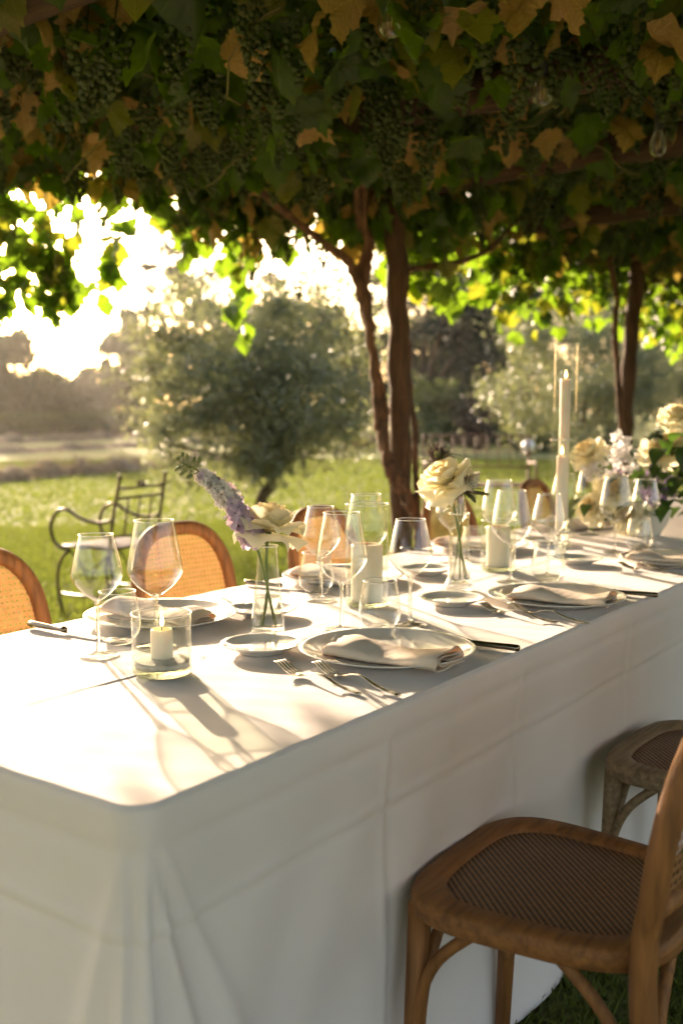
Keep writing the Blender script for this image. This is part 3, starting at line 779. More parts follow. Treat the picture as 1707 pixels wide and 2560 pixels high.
def make_cloth():
    rc = .045
    nl, ns, nc = 420, 80, 14
    def perim(inset):
        x0, x1, y0, y1 = TX0 + inset, TX1 - inset, TY0 + inset, TY1 - inset
        r = max(rc - inset, .0)
        P, Nn, S = [], [], []
        def side(a, b, n, nrm):
            for i in range(n):
                t = i / n
                t = {(1, 0): t ** 1.7, (-1, 0): 1 - (1 - t) ** 1.7, (0, -1): 1 - (1 - t) ** 1.5, (0, 1): t}[nrm]
                P.append((a[0] + (b[0] - a[0]) * t, a[1] + (b[1] - a[1]) * t)); Nn.append(nrm)
        def corner(c, a0, n):
            for i in range(n):
                a = a0 + PI / 2 * i / n; P.append((c[0] + r * math.cos(a), c[1] + r * math.sin(a))); Nn.append((math.cos(a), math.sin(a)))
        side((x1, y0 + r), (x1, y1 - r), nl, (1, 0)); corner((x1 - r, y1 - r), 0, nc)
        side((x1 - r, y1), (x0 + r, y1), ns, (0, 1)); corner((x0 + r, y1 - r), PI / 2, nc)
        side((x0, y1 - r), (x0, y0 + r), nl, (-1, 0)); corner((x0 + r, y0 + r), PI, nc)
        side((x0 + r, y0), (x1 - r, y0), ns, (0, -1)); corner((x1 - r, y0 + r), 1.5 * PI, nc)
        return np.array(P), np.array(Nn)
    def crease(d, w=.0045): return np.exp(-(d / w) ** 2)
    def top_z(x, y):
        z = .0011 * crease(x + 1.27 + .004 * np.sin(y * 3)) - .0007 * crease(x + 1.262 + .004 * np.sin(y * 3))
        for yc in (1.32, 1.89, 2.46, 3.03, 3.6, 4.2, 4.8):
            z = z + .0010 * crease(y - yc - .03 * (x + 1.27)) - .0006 * crease(y - yc + .009 - .03 * (x + 1.27))
        z = z + .0005 * np.sin(x * 21 + np.sin(y * 9) * 2) * np.sin(y * 17 + 1) + .0003 * np.sin(x * 63 + y * 35) + .00025 * np.sin(y * 90 - x * 41)
        # soft pulls near the near end
        z = z + .0008 * np.sin((x * .8 + y) * 38) * np.exp(-((y - 1.05) / .22) ** 2) * np.exp(-((x + 1.0) / .25) ** 2)
        return z
    V = []; M_ = None
    insets = [.0050, .010, .020] + list(np.linspace(.035, .449, 40))
    insets = insets[::-1]
    for d in insets:
        P, Nn = perim(d); M_ = len(P)
        V.append(np.column_stack([P, TZ + top_z(P[:, 0], P[:, 1])]))
    P0, N0 = perim(0.0)
    # running length along the hem for folds
    seg = np.linalg.norm(np.roll(P0, -1, 0) - P0, axis=1); s = np.concatenate([[0], np.cumsum(seg)[:-1]])
    corners = [(TX1, TY0), (TX1, TY1), (TX0, TY0), (TX0, TY1)]
    dc = np.min([np.hypot(P0[:, 0] - a, P0[:, 1] - b) for a, b in corners], axis=0)
    # signed distance from the near corner, + along the long side
    along = np.where(N0[:, 0] > .9, P0[:, 1] - TY0, -(TX1 - P0[:, 0]))
    diag = N0 / np.linalg.norm(N0, axis=1)[:, None]
    rows = [(.0010, .0050), (.0028, .0018), (.0055, .0)] + [(z, 0) for z in (.016, .028, .040)]
    for dz, ins in rows:
        Pp = P0 - N0 * ins
        V.append(np.column_stack([Pp, np.full(M_, TZ - dz)]))
    hang = np.concatenate([np.linspace(.048, .075, 4), np.linspace(.085, .738, 90)])
    for d in hang:
        k = min(1, (d - .04) / .7)
        o = -.0035 * np.exp(-((d - .056) / .010) ** 2) * np.ones(M_) - np.where(N0[:, 0] > .5, .010, 0) * min(1, max(0, (d - .045) / .1))
        gg = np.exp(-(dc / .15) ** 2)
        phi = along / (d + .05); near = (P0[:, 1] < TY0 + 1.2) & (P0[:, 0] > TX0 + .05)
        fold = np.zeros(M_)
        for amp, c_, w_ in ((.17, .0, .10), (.085, .21, .055), (.05, .42, .06), (.05, -.26, .08)):
            fold = fold + amp * np.exp(-((phi - c_) / w_) ** 2)
        o = o + np.where(near, fold * max(0, d - .035) * np.exp(-(dc / .30) ** 2), k * .06 * gg)
        o = o + k * (.006 * np.sin(s * 2 * PI / .83 + .4) + .005 * np.sin(s * 2 * PI / .37 + 1.1 + d))
        o = o + .004 * np.sin(s * 2 * PI / .52 + d * 3) * min(1, d * 4)
        # pressed creases: one running round, and vertical ones
        cz = .0030 * (math.exp(-((d - .150) / .007) ** 2) - .8 * math.exp(-((d - .164) / .008) ** 2))
        o = o + cz
        for yc in (1.25, 1.69, 2.25, 2.85, 3.5, 4.1): o = o + np.where(N0[:, 0] > .9, .0030 * (crease(P0[:, 1] - yc, .010) - .8 * crease(P0[:, 1] - yc - .018, .012)), 0)
        # slack diagonal pulls from the board edge
        o = o + .0035 * np.sin((s * 1.0 + d * .55) * 2 * PI / .21) * math.exp(-((d - .30) / .2) ** 2) * (.5 + .5 * np.sin(s * 3.1))
        V.append(np.column_stack([P0 + diag * o[:, None], np.full(M_, TZ - d)]))
    K = len(V); V = np.concatenate(V)
    F = []
    for i in range(K - 1):
        a = i * M_ + np.arange(M_); b = i * M_ + (np.arange(M_) + 1) % M_
        F.append(np.column_stack([a, b, b + M_, a + M_]))
    F = np.concatenate(F)[:, ::-1]
    # close the innermost strip
    Pm = V[:M_]
    extra = []
    for i in range(nl):
        j = nl + nc + ns + nc + (nl - i)
        j2 = nl + nc + ns + nc + (nl - i - 1)
        extra.append((i, j % M_, j2 % M_, (i + 1) % M_))
    me = tri_mesh('tablecloth', V, np.concatenate([F, np.array(extra)[:, ::-1]]))
    me.polygons.foreach_set('use_smooth', [True] * len(me.polygons))
    return me
tc_ = obj('tablecloth', make_cloth(), M['cloth'])
tag(tc_, 'long white linen tablecloth with pressed creases hanging to the grass', 'tablecloth')

# ------------------------------------------------------------------ chairs
_chair = {}
def chair_meshes():
    if _chair: return _chair
    def outline(t, inset=0.0):
        # seat seen from above: local +x is the front
        a, b = .205 - inset, .205 - inset
        c, s = math.cos(t), math.sin(t); n = 3.6
        x = math.copysign(abs(c) ** (2 / n), c) * a; y = math.copysign(abs(s) ** (2 / n), s) * b
        y *= 1 + .10 * (x / .205)
        return x, y
    # seat ring with rounded section
    def ring(u, v):
        t = 2 * PI * u
        prof = [(.046, .0), (.046, .013), (.043, .0165), (.008, .0175), (.002, .013), (.0, .002), (.002, -.014), (.008, -.019), (.042, -.019), (.046, -.016)]
        i = int(round(v * (len(prof) - 1)));  ins, z = prof[i]
        x, y = outline(t, ins); return (x, y, .445 + z)
    m = MB().grid(ring, 72, 10, wrap=True)
    _chair['seat_frame'] = m.mesh('seat_frame')
    # woven panel: real relief of a twill
    n = 270; vs = []; w = []
    for i in range(n):
        for j in range(n):
            u, v = i / (n - 1) * 2 - 1, j / (n - 1) * 2 - 1
            # square to disc-like outline
            rad = max(abs(u), abs(v)); nn = max((abs(u) ** 3.6 + abs(v) ** 3.6) ** (1 / 3.6), 1e-6); kk = rad / nn * (.205 - .043)
            x, y = u * kk, v * kk; y *= 1 + .10 * (x / .205)
            ph = (x + y) / math.sqrt(2) / .0093; q = (x - y) / math.sqrt(2) / .0075
            rib = .5 + .5 * math.cos(2 * PI * ph); tw = .5 + .5 * math.cos(2 * PI * (q + ph * 1.0))
            h = .72 * rib + .28 * tw * (.4 + .6 * rib)
            w.append(h); vs.append((x, y, .452 + .0020 * h + .004 * (1 - rad ** 2)))
    fs = [(i * n + j, (i + 1) * n + j, (i + 1) * n + j + 1, i * n + j + 1) for i in range(n - 1) for j in range(n - 1)]
    mb = MB(); mb.add(vs, fs); me = mb.mesh('woven_seat')
    at = me.attributes.new('weave', 'FLOAT', 'POINT'); at.data.foreach_set('value', w)
    _chair['woven_seat'] = me
    # front legs, back hoop (rear legs in one bent piece), braces
    for s in (-1, 1):
        _chair['front_leg', s] = MB().tube([(.185, s * .178, 0), (.172, s * .170, .25), (.165, s * .165, .44)], [.013, .016, .019], 12).mesh('leg')
        arc = [(-.165 + .0, s * .178, .18)]
        _chair['brace_side', s] = MB().tube(smooth_path([(.168, s * .172, .20), (.160, s * .176, .29), (.125, s * .178, .37), (.05, s * .176, .440)], 6), .0095, 10).mesh('brace')
        _chair['brace_rear', s] = MB().tube(smooth_path([(-.195, s * .176, .16), (-.180, s * .178, .27), (-.13, s * .178, .37), (-.05, s * .176, .440)], 6), .0095, 10).mesh('brace')
        _chair['brace_front', s] = MB().tube(smooth_path([(.168, s * .165, .20), (.168, s * .145, .30), (.165, s * .09, .39), (.16, s * .02, .440)], 6), .0095, 10).mesh('brace')
        _chair['brace_back', s] = MB().tube(smooth_path([(-.197, s * .168, .18), (-.190, s * .145, .29), (-.186, s * .09, .385), (-.18, s * .02, .440)], 6), .0095, 10).mesh('brace')
    def lean(z): return -.184 - .045 * max(0, (z - .47)) / .41 - .022 * max(0, (z - .47) / .41) ** 2
    hoop = []
    W, Z0, Z1 = .205, .50, .824
    for i in range(49):
        t = i / 48 * PI
        c, s = math.cos(t), math.sin(t)
        y = math.copysign(abs(c) ** .62, c) * W; z = Z0 + (Z1 - Z0) * abs(s) ** .72
        y *= .93 + .07 * min(1, (z - Z0) / .22)
        bow = -.02 * (1 - (y / W) ** 2)
        hoop.append((lean(z) + bow, y, z))
    def rear(sg): return smooth_path([(-.235, sg * .165, 0), (-.200, sg * .172, .20), (-.184, sg * .180, .40), (-.185, sg * .184, .50)], 6)
    mid = [p for p in hoop if p[2] > .53]
    full = [tuple(q) for q in rear(1)] + mid + [tuple(q) for q in rear(-1)[::-1]]
    _chair['hoop'] = MB().tube(full, [.015 + .0075 * min(1, p[2] / .4) for p in full], 14, flat=.82).mesh('back_frame')
    rail = [(lean(.535) - .02 * (1 - (k / 8) ** 2), .183 * k / 8, .535) for k in range(-8, 9)]
    _chair['rail'] = MB().tube(rail, .0155, 12).mesh('back_rail')
    # cane panel: pairs of strands both ways and two diagonals, inside the hoop
    def inside(y, z):
        if z < .538: return False
        t = (z - Z0) / (Z1 - .006 - Z0)
        if t >= 1: return False
        s_ = t ** (1 / .72); c_ = math.sqrt(max(0, 1 - s_ * s_))
        return abs(y) < (c_ ** .62) * W * (.93 + .07 * min(1, (z - Z0) / .22)) - .006
    def pos(y, z, e=0): return Vector((lean(z) - .02 * (1 - (y / W) ** 2) + e, y, z))
    cm = MB(); p = .0150
    def strand(y0, z0, y1, z1, w, e):
        n = 40; run = []
        d = Vector((0, y1 - y0, z1 - z0)).normalized(); sd = Vector((0, -d.z, d.y)) * w
        for i in range(n + 1):
            t = i / n; y, z = y0 + (y1 - y0) * t, z0 + (z1 - z0) * t
            ok = inside(y, z)
            if ok: run.append(pos(y, z, e))
            if (not ok or i == n) and run:
                if len(run) > 1:
                    vs = []
                    for q in run: vs += [q - sd, q + sd]
                    cm.add(vs, [(2 * k, 2 * k + 1, 2 * k + 3, 2 * k + 2) for k in range(len(run) - 1)])
                run = []
    k = -14
    for k in range(-14, 15):
        for o in (-.0019, .0019): strand(k * p + o, .53, k * p + o, .90, .0011, 0)
    for k in range(0, 26):
        z = .535 + k * p
        for o in (-.0019, .0019): strand(-.21, z + o, .21, z + o, .0011, .0012)
    for k in range(-30, 31):
        strand(k * p - .2 + p / 2, .535 - .0, k * p + .2 + p / 2, .935, .0010, .0024)
        strand(k * p + .2 + p / 2, .535, k * p - .2 + p / 2, .935, .0010, -.0012)
    _chair['cane'] = cm.mesh('cane_panel', smooth=False)
    _chair['bolt'] = MB().lathe([(0, .006), (.006, .005), (.009, .002), (.009, 0)], 10).mesh('bolt')
    return _chair

def chair(loc, rz, label, group, wood_mat='chair_wood', seat_mat='chair_wood_flat', tilt=0):
    c = chair_meshes()
    t = thing('dining_chair', label, 'chair', loc, rz, group)
    def part(name, me, mat, par=t, **k):
        o = bpy.data.objects.new(name, me); COL.objects.link(o); o.parent = par
        if not me.materials: me.materials.append(M[mat])
        o.material_slots[0].link = 'OBJECT'; o.material_slots[0].material = M[mat]
        for a, b in k.items(): setattr(o, a, b)
        return o
    sf = part('seat_frame', c['seat_frame'], seat_mat)
    part('woven_seat', c['woven_seat'], 'rattan', sf)
    for s in (-1, 1):
        part('leg', c['front_leg', s], wood_mat)
        for b in ('brace_side', 'brace_rear', 'brace_front', 'brace_back'): part('brace', c[b, s], wood_mat)
    h = part('back_frame', c['hoop'], wood_mat)
    for s in (-1, 1): part('bolt', c['bolt'], 'bolt', h, location=(-.208, s * .176, .36), rotation_euler=(0, -PI / 2, 0))
    part('back_rail', c['rail'], wood_mat); part('cane_panel', c['cane'], 'cane', h)
    return t
FG, NG = 'cane chairs along the lawn side of the table', 'cane chairs tucked in along the near side of the table'
chair((-2.02, 1.53, 0), R(2), 'cane-back chair at the end of the lawn side, cut off by the picture edge', FG)
chair((-2.05, 2.275, 0), R(-2), 'cane-back chair behind the two empty wine glasses and the lit candle jar', FG)
chair((-2.03, 2.99, 0), R(1), 'cane-back chair behind the rose and the pillar candle, beside the vine post', FG)
chair((-2.04, 3.91, 0), R(-3), 'cane-back chair just past the vine post, behind the rose with thistles', FG)
chair((-2.04, 4.83, 0), R(2), 'cane-back chair farthest along the lawn side, beside the tall candles', FG)
chair((-.626, 1.457, 0), R(182), 'near chair with woven rattan seat in full view, pushed up to the cloth', NG)
chair((-.600, 2.195, 0), R(179), 'weathered chair whose seat corner shows behind the nearest chair', NG, 'chair_wood_grey', 'chair_wood_grey')

# ------------------------------------------------------------------ tableware
_tw = {}
def shared(key, fn):
    if key not in _tw: _tw[key] = fn()
    return _tw[key]
def part(name, me, mat, par, **k):
    o = bpy.data.objects.new(name, me); COL.objects.link(o); o.parent = par
    if not me.materials: me.materials.append(M[mat])
    for a, b in k.items(): setattr(o, a, b)
    return o
def curve_prof(pts, k=5):
    return [(max(p.x, 0), p.y) for p in smooth_path([(a, b, 0) for a, b in pts], k)]
def ring_mesh(r, z, t, name='rim', n=48):
    return MB().tube([(r * math.cos(2 * PI * i / n), r * math.sin(2 * PI * i / n), z) for i in range(n)], t, 8, closed=True).mesh(name)

WINE = {'white': dict(h=.220, stem=.100, foot=.036, bowl=[(.0045, .100), (.010, .1035), (.024, .114), (.039, .131), (.0448, .1425), (.0455, .149), (.0435, .162), (.037, .192), (.0300, .220)]),
        'red': dict(h=.238, stem=.096, foot=.038, bowl=[(.0045, .096), (.012, .0995), (.030, .112), (.045, .129), (.0510, .1405), (.0518, .148), (.0500, .162), (.0435, .198), (.0360, .238)])}
def wine_glass(kind, loc, label, group='wine glasses on the table'):
    w = WINE[kind]
    t = thing('wine_glass', label, 'wine glass', (loc[0], loc[1], TZ + .001), random.random() * 6, group)
    b = part('bowl', shared((kind, 'b'), lambda: MB().lathe([(0, w['stem'])] + curve_prof(w['bowl']), 56).mesh('bowl')), 'glass', t)
    part('rim', shared((kind, 'r'), lambda: ring_mesh(w['bowl'][-1][0], w['h'], .0011)), 'glass_rim', b)
    st = w['stem']
    part('stem', shared((kind, 's'), lambda: MB().lathe([(0, .008), (.0060, .008), (.0042, .016), (.0036, .03), (.0035, st - .025), (.0042, st - .010), (.0075, st + .0005), (.004, st + .004), (0, st + .0045)], 20).mesh('stem')), 'glass_solid', t)
    f = w['foot']
    part('foot', shared((kind, 'f'), lambda: MB().lathe([(0, .0005), (f - .002, .0005), (f, .0012), (f - .001, .0022), (f * .6, .0036), (.012, .0062), (.0058, .0095), (0, .0095)], 48).mesh('foot')), 'glass_solid', t)
    return t
def tumbler(loc, label):
    t = thing('water_tumbler', label, 'tumbler', (loc[0], loc[1], TZ + .001), 0, 'stemless tumblers on the table')
    part('bowl', shared('tb', lambda: MB().lathe(curve_prof([(.024, .006), (.032, .010), (.0405, .024), (.0425, .038), (.0405, .060), (.036, .085), (.0335, .100)]), 52).mesh('bowl')), 'glass', t)
    part('rim', shared('tr', lambda: ring_mesh(.0335, .100, .0012)), 'glass_rim', t)
    part('base', shared('tf', lambda: MB().lathe([(0, .0005), (.022, .0005), (.027, .003), (.029, .0075), (.024, .0085), (.012, .0062), (0, .0058)], 40).mesh('base')), 'glass_solid', t)
    return t
def cylinder_vase(name, cat, loc, r, h, label, group, base=.010, mat='glass_green'):
    t = thing(name, label, cat, (loc[0], loc[1], TZ + .001), 0, group)
    part('wall', MB().lathe([(r - .001, .003)] + [(r, .006 + (h - .006) * i / 6) for i in range(7)], 64).mesh('wall'), mat, t)
    part('rim', ring_mesh(r, h, .0013), 'glass_rim', t)
    part('base', MB().lathe([(0, .0004), (r - .006, .0004), (r - .001, .003), (r - .0015, base), (r - .006, base + .002), (0, base + .0008)], 56).mesh('base'), 'glass_base', t)
    return t
def candle(name, loc, r, h, z, label, lit=True):
    t = thing(name, label, 'candle', (loc[0], loc[1], z), 0)
    part('wax_body', MB().lathe([(0, 0), (r, 0), (r, .004), (r * .995, h * .5), (r, h - .006), (r * .97, h - .0015), (r * .88, h), (r * .75, h - .003), (0, h - .005)], 40).mesh('wax_body'), 'wax', t)
    part('wick', MB().tube([(0, 0, h - .006), (.0006, 0, h + .004), (.002, 0, h + .009)], .0009, 6).mesh('wick'), 'wick', t)
    if lit:
        part('flame', MB().lathe(curve_prof([(0, .0), (.0022, .002), (.0034, .007), (.0026, .014), (.0010, .021), (0, .026)], 3), 14).mesh('flame'), 'flame', t, location=(.001, 0, h + .004))
    return t

def charger(loc, label):
    t = thing('charger_plate', label, 'plate', (loc[0], loc[1], TZ + .001), random.random() * 6, 'large plates at the place settings')
    part('plate_body', shared('ch', lambda: MB().lathe([(0, .004), (.07, .004), (.085, .002), (.095, .000), (.1, .0), (.106, .004), (.130, .0095), (.150, .0150), (.1585, .0182), (.1592, .0193), (.158, .0200), (.150, .0178), (.130, .0125), (.112, .0078), (.104, .0066), (0, .0064)], 80).mesh('plate_body')), 'ceramic', t)
    return t
def bread_plate(loc, label):
    t = thing('bread_plate', label, 'plate', (loc[0], loc[1], TZ + .001), random.random() * 6, 'small bread plates')
    part('plate_body', shared('br', lambda: MB().lathe([(0, .004), (.03, .004), (.038, .0), (.042, .0), (.044, .004), (.056, .0080), (.068, .0135), (.0745, .0172), (.0752, .0181), (.0742, .0186), (.066, .0156), (.054, .0110), (.040, .0085), (0, .0080)], 64).mesh('plate_body')), 'ceramic', t)
    return t

def napkin_mesh(seed):
    rd = random.Random(seed); ph = [rd.uniform(0, 6) for _ in range(6)]
    # flattened spiral section (y across, z up), swept along x
    sec = smooth_path([(.052, .001, 0), (-.035, .0015, 0), (-.052, .006, 0), (-.055, .014, 0), (-.046, .024, 0), (-.015, .0285, 0), (.025, .026, 0), (.048, .017, 0), (.046, .008, 0), (.02, .0055, 0), (-.025, .007, 0), (-.040, .012, 0), (-.032, .0185, 0), (0, .0205, 0), (.030, .017, 0), (.034, .012, 0), (.0, .0115, 0)], 4)
    m = len(sec)
    def f(u, v):
        i = min(int(round(v * (m - 1))), m - 1); y, z = sec[i].x, sec[i].y
        x = -.115 + .230 * u
        puff = .55 + .42 * u ** 2 + .16 * math.sin(u * 7 + ph[0]) + .30 * math.exp(-((u - .22) / .16) ** 2)
        wid = .92 + .10 * u + .30 * math.exp(-((u - .12) / .18) ** 2) * (1 if y > 0 else .15)
        z2 = z * puff * (1 + .07 * math.sin(u * 13 + y * 60 + ph[1])) + (.0006 * math.sin(u * 31 + y * 140 + ph[2]) + .0003 * math.sin(u * 67 - y * 90 + ph[5])) * min(1, z / .01)
        y2 = y * wid + .004 * math.sin(u * 9 + z * 90 + ph[3])
        if u < .04: z2 *= .75
        x2 = x - .022 * max(0, y / .05) * (1 - u) * .9 + .003 * math.sin(y * 80 + z * 200 + ph[4])
        return (x2, y2, max(z2, .0009))
    mb = MB().grid(f, 44, m)
    return mb.mesh('napkin')
def napkin(loc, rz, seed, label):
    o = obj('folded_napkin', napkin_mesh(seed), M['napkin'], None, (loc[0], loc[1], TZ + .0085), (0, 0, rz))
    sm = o.modifiers.new('thickness', 'SOLIDIFY'); sm.thickness = .0014; sm.offset = 0
    return tag(o, label, 'napkin', 'folded cream napkins on the plates')

def fork(a, b, label, lift=0):
    """a: tine tips, b: handle end on the cloth"""
    a, b = Vector((*a, 0)), Vector((*b, 0)); d = (b - a); ang = math.atan2(d.y, d.x)
    t = thing('dinner_fork', label, 'fork', (a.x, a.y, TZ + .002 + lift), ang, 'forks beside the plates')
    L = .200
    def zc(x): return .003 + .013 * math.exp(-((x - .0) / .022) ** 2) + .012 * math.exp(-((x - .105) / .035) ** 2) - .001 * (x > .17)
    def hand():
        mb = MB(); pts = [(x, 0, zc(x)) for x in np.linspace(.052, L, 26)]
        rad = [.0036 if x < .085 else .0026 + .0038 * min(1, max(0, (x - .10) / .09)) for x in np.linspace(.052, L, 26)]
        rad[0] = .009; rad[1] = .0075; rad[2] = .0055
        mb.tube(pts, rad, 10, flat=.33, up=Vector((0, 0, 1))); return mb.mesh('handle')
    def head():
        mb = MB()
        def f(u, v):
            x = .036 + .022 * u; y = (v - .5) * .0235 * (1 - .25 * u ** 2); return (x, y, zc(x) - .002 * (1 - (2 * v - 1) ** 2))
        mb.grid(f, 8, 9)
        mb.grid(lambda u, v: Vector(f(u, 1 - v)) - Vector((0, 0, .0016)), 8, 9)
        return mb.mesh('head')
    part('handle', shared('fh', hand), 'cutlery', t); part('head', shared('fd', head), 'cutlery', t)
    for i in range(4):
        y = (i - 1.5) * .0068
        part('tine', shared(('ft', i), lambda: MB().tube([(x, y * (1 - .02 * 0), zc(x) + .001) for x in np.linspace(-.004, .040, 10)], [.0009, .0014, .0016, .0017, .0018, .0018, .0018, .0019, .0020, .0021], 7).mesh('tine')), 'cutlery', t)
    return t
def knife(tip, end, label):
    a, b = Vector((*tip, 0)), Vector((*end, 0)); d = b - a
    t = thing('table_knife', label, 'knife', (a.x, a.y, TZ + .002), math.atan2(d.y, d.x), 'knives beside the plates')
    def blade():
        mb = MB(); n = 18; vs = []
        for i in range(n + 1):
            x = .128 * i / n; w = .0105 * math.sin(min(1, x / .03) * PI / 2); vs += [(x, -w * .55, .0035), (x, w * .6, .0028), (x, w * .6, .0022), (x, -w * .55, .0008)]
        fs = [(4 * i + k, 4 * i + (k + 1) % 4, 4 * i + 4 + (k + 1) % 4, 4 * i + 4 + k) for i in range(n) for k in range(4)]
        mb.add(vs, fs); return mb.mesh('blade', smooth=False)
    part('blade', shared('kb', blade), 'cutlery', t)
    part('handle', shared('kh', lambda: MB().tube([(.122, 0, .006), (.128, 0, .007), (.136, 0, .0065), (.17, 0, .0065), (.21, 0, .007), (.228, 0, .007), (.232, 0, .007)], [.005, .008, .0058, .0066, .0078, .0080, .0062], 12, flat=.8).mesh('handle')), 'knife_handle', t)
    return t

# place settings ------------------------------------------------------
random.seed(4)
charger((-1.0, 1.515), 'large round plate with a folded napkin, nearest the camera')
charger((-.975, 2.185), 'large round plate, second along the near side, beside the rose with thistles')
charger((-.955, 2.95), 'large round plate cut off by the picture edge on the near side')
charger((-1.555, 1.495), 'large round plate behind the lit candle jar on the lawn side')
charger((-1.55, 2.14), 'large round plate before the chair beside the vine post, behind the first vase')
charger((-1.56, 2.90), 'large round plate on the lawn side just past the vine post')
charger((-1.55, 3.66), 'large round plate on the lawn side behind the tall candles')
napkin((-.965, 1.478), R(4), 1, 'folded cream napkin on the nearest large plate')
napkin((-.955, 2.175), R(6), 2, 'folded cream napkin on the second plate of the near side')
napkin((-.955, 2.93), R(8), 3, 'folded cream napkin at the picture edge on the near side')
napkin((-1.56, 1.49), R(184), 4, 'folded cream napkin behind the lit candle jar')
napkin((-1.56, 2.12), R(178), 5, 'folded cream napkin behind the first vase, before the cane chair')
napkin((-1.57, 2.88), R(182), 6, 'folded cream napkin on the lawn side just past the vine post')
napkin((-1.55, 3.66), R(180), 7, 'folded cream napkin on the lawn side behind the tall candles')
bread_plate((-1.205, 1.408), 'small bread plate in front of the first vase, nearest the camera')
bread_plate((-1.155, 2.015), 'small bread plate on the near side in front of the second vase')
bread_plate((-1.18, 2.785), 'small bread plate on the near side below the tall candles')
bread_plate((-1.42, 1.665), 'small bread plate just behind the first vase')
bread_plate((-1.43, 2.36), 'small bread plate on the lawn side behind the pillar candle, before the second vase')
bread_plate((-1.44, 3.13), 'small bread plate on the lawn side just behind the tall candles')
fork((-1.085, 1.318), (-.880, 1.270), 'fork nearest the camera, overlapping the other one of its pair')
fork((-1.030, 1.352), (-.828, 1.300), 'fork lying between the nearest fork and the nearest large plate')
fork((-1.065, 1.992), (-.862, 1.952), 'outer fork of the pair at the second near-side plate')
fork((-1.010, 2.030), (-.808, 1.985), 'inner fork of the pair at the second near-side plate')
fork((-1.045, 2.765), (-.845, 2.725), 'outer fork of the pair at the near-side plate cut off by the picture edge')
fork((-.985, 2.800), (-.785, 2.760), 'inner fork of the pair at the near-side plate cut off by the picture edge')
fork((-1.470, 1.690), (-1.672, 1.715), 'fork on the lawn side beside the first bread plate, behind the vase')
fork((-1.490, 1.655), (-1.690, 1.675), 'fork on the lawn side next to the plate behind the candle jar')
knife((-1.050, 1.662), (-.822, 1.678), 'knife with dark handle beside the nearest large plate')
knife((-1.030, 2.345), (-.803, 2.366), 'knife with dark handle beside the second near-side plate')
knife((-1.495, 1.300), (-1.726, 1.293), 'knife on the lawn side nearest the table end, beside the slim wine glass')
knife((-1.480, 1.965), (-1.700, 1.940), 'knife on the lawn side behind the first vase')
knife((-1.500, 2.725), (-1.722, 2.705), 'knife on the lawn side in front of the vine post')

# glasses -----------------------------------------------------------------
wine_glass('white', (-1.422, 1.212), 'slim wine glass nearest the table end, left of the candle jar')
wine_glass('red', (-1.389, 1.322), 'large wine glass just behind the lit candle jar')
tumbler((-1.468, 1.300), 'stemless tumbler between the slim and the large glass behind the candle jar')
wine_glass('red', (-1.195, 1.645), 'large wine glass at the front of the middle cluster, nearest the pillar candle')
wine_glass('white', (-1.108, 1.765), 'slim wine glass at the front of the middle cluster, before the dark post')
tumbler((-1.135, 1.694), 'stemless tumbler at the front of the middle cluster, behind the nearest plate')
wine_glass('white', (-1.425, 1.880), 'slim wine glass at the back of the middle cluster, before the cane chair')
wine_glass('red', (-1.415, 2.050), 'large wine glass behind the pillar candle, its rim showing above it')
tumbler((-1.492, 1.950), 'stemless tumbler at the back of the middle cluster, before the cane chair')
wine_glass('red', (-1.185, 2.372), 'large wine glass in front of the white candle, past the second vase')
wine_glass('white', (-1.150, 2.522), 'slim wine glass in front of the tall candles')
tumbler((-1.115, 2.446), 'stemless tumbler behind the second near-side napkin')
wine_glass('red', (-1.390, 2.700), 'large wine glass standing behind the white candle past the second vase')
wine_glass('white', (-1.470, 2.560), 'slim wine glass behind the rose with thistles')
tumbler((-1.440, 2.650), 'stemless tumbler between the second vase and the white candle')
wine_glass('red', (-1.175, 3.066), 'large wine glass in front of the flower arrangement')
wine_glass('white', (-1.150, 3.262), 'slim wine glass in front of the purple flowers of the arrangement')
tumbler((-1.135, 3.170), 'stemless tumbler in front of the flower arrangement')
wine_glass('red', (-1.420, 3.46), 'large wine glass behind the arrangement on the lawn side')
wine_glass('white', (-1.475, 3.36), 'slim wine glass behind the tall candles on the lawn side')

# candles ------------------------------------------------------------------
CG = 'glass candle holders down the middle of the table'
cylinder_vase('candle_jar', 'candle jar', (-1.237, 1.190), .0495, .103, 'short clear glass jar with a small lit candle, nearest the camera', CG, .012)
part('sand', MB().lathe([(0, .0155), (.046, .0135), (.046, .0240), (.036, .0215), (.022, .0265), (0, .0270)], 36).mesh('sand'), 'sand', bpy.data.objects['candle_jar'])
candle('candle', (-1.237, 1.190), .0185, .050, TZ + .0275, 'small lit white candle inside the short glass jar')
cylinder_vase('candle_jar', 'candle jar', (-1.302, 1.890), .048, .232, 'tall clear glass cylinder around the pillar candle in the middle cluster', CG)
candle('candle', (-1.302, 1.890), .036, .130, TZ + .0125, 'thick white pillar candle in the middle cluster of glasses', lit=False)
cylinder_vase('candle_jar', 'candle jar', (-1.305, 2.536), .048, .140, 'clear glass cylinder around the white candle past the second vase', CG)
candle('candle', (-1.305, 2.536), .033, .112, TZ + .0125, 'thick white candle in the glass cylinder past the second vase', lit=False)
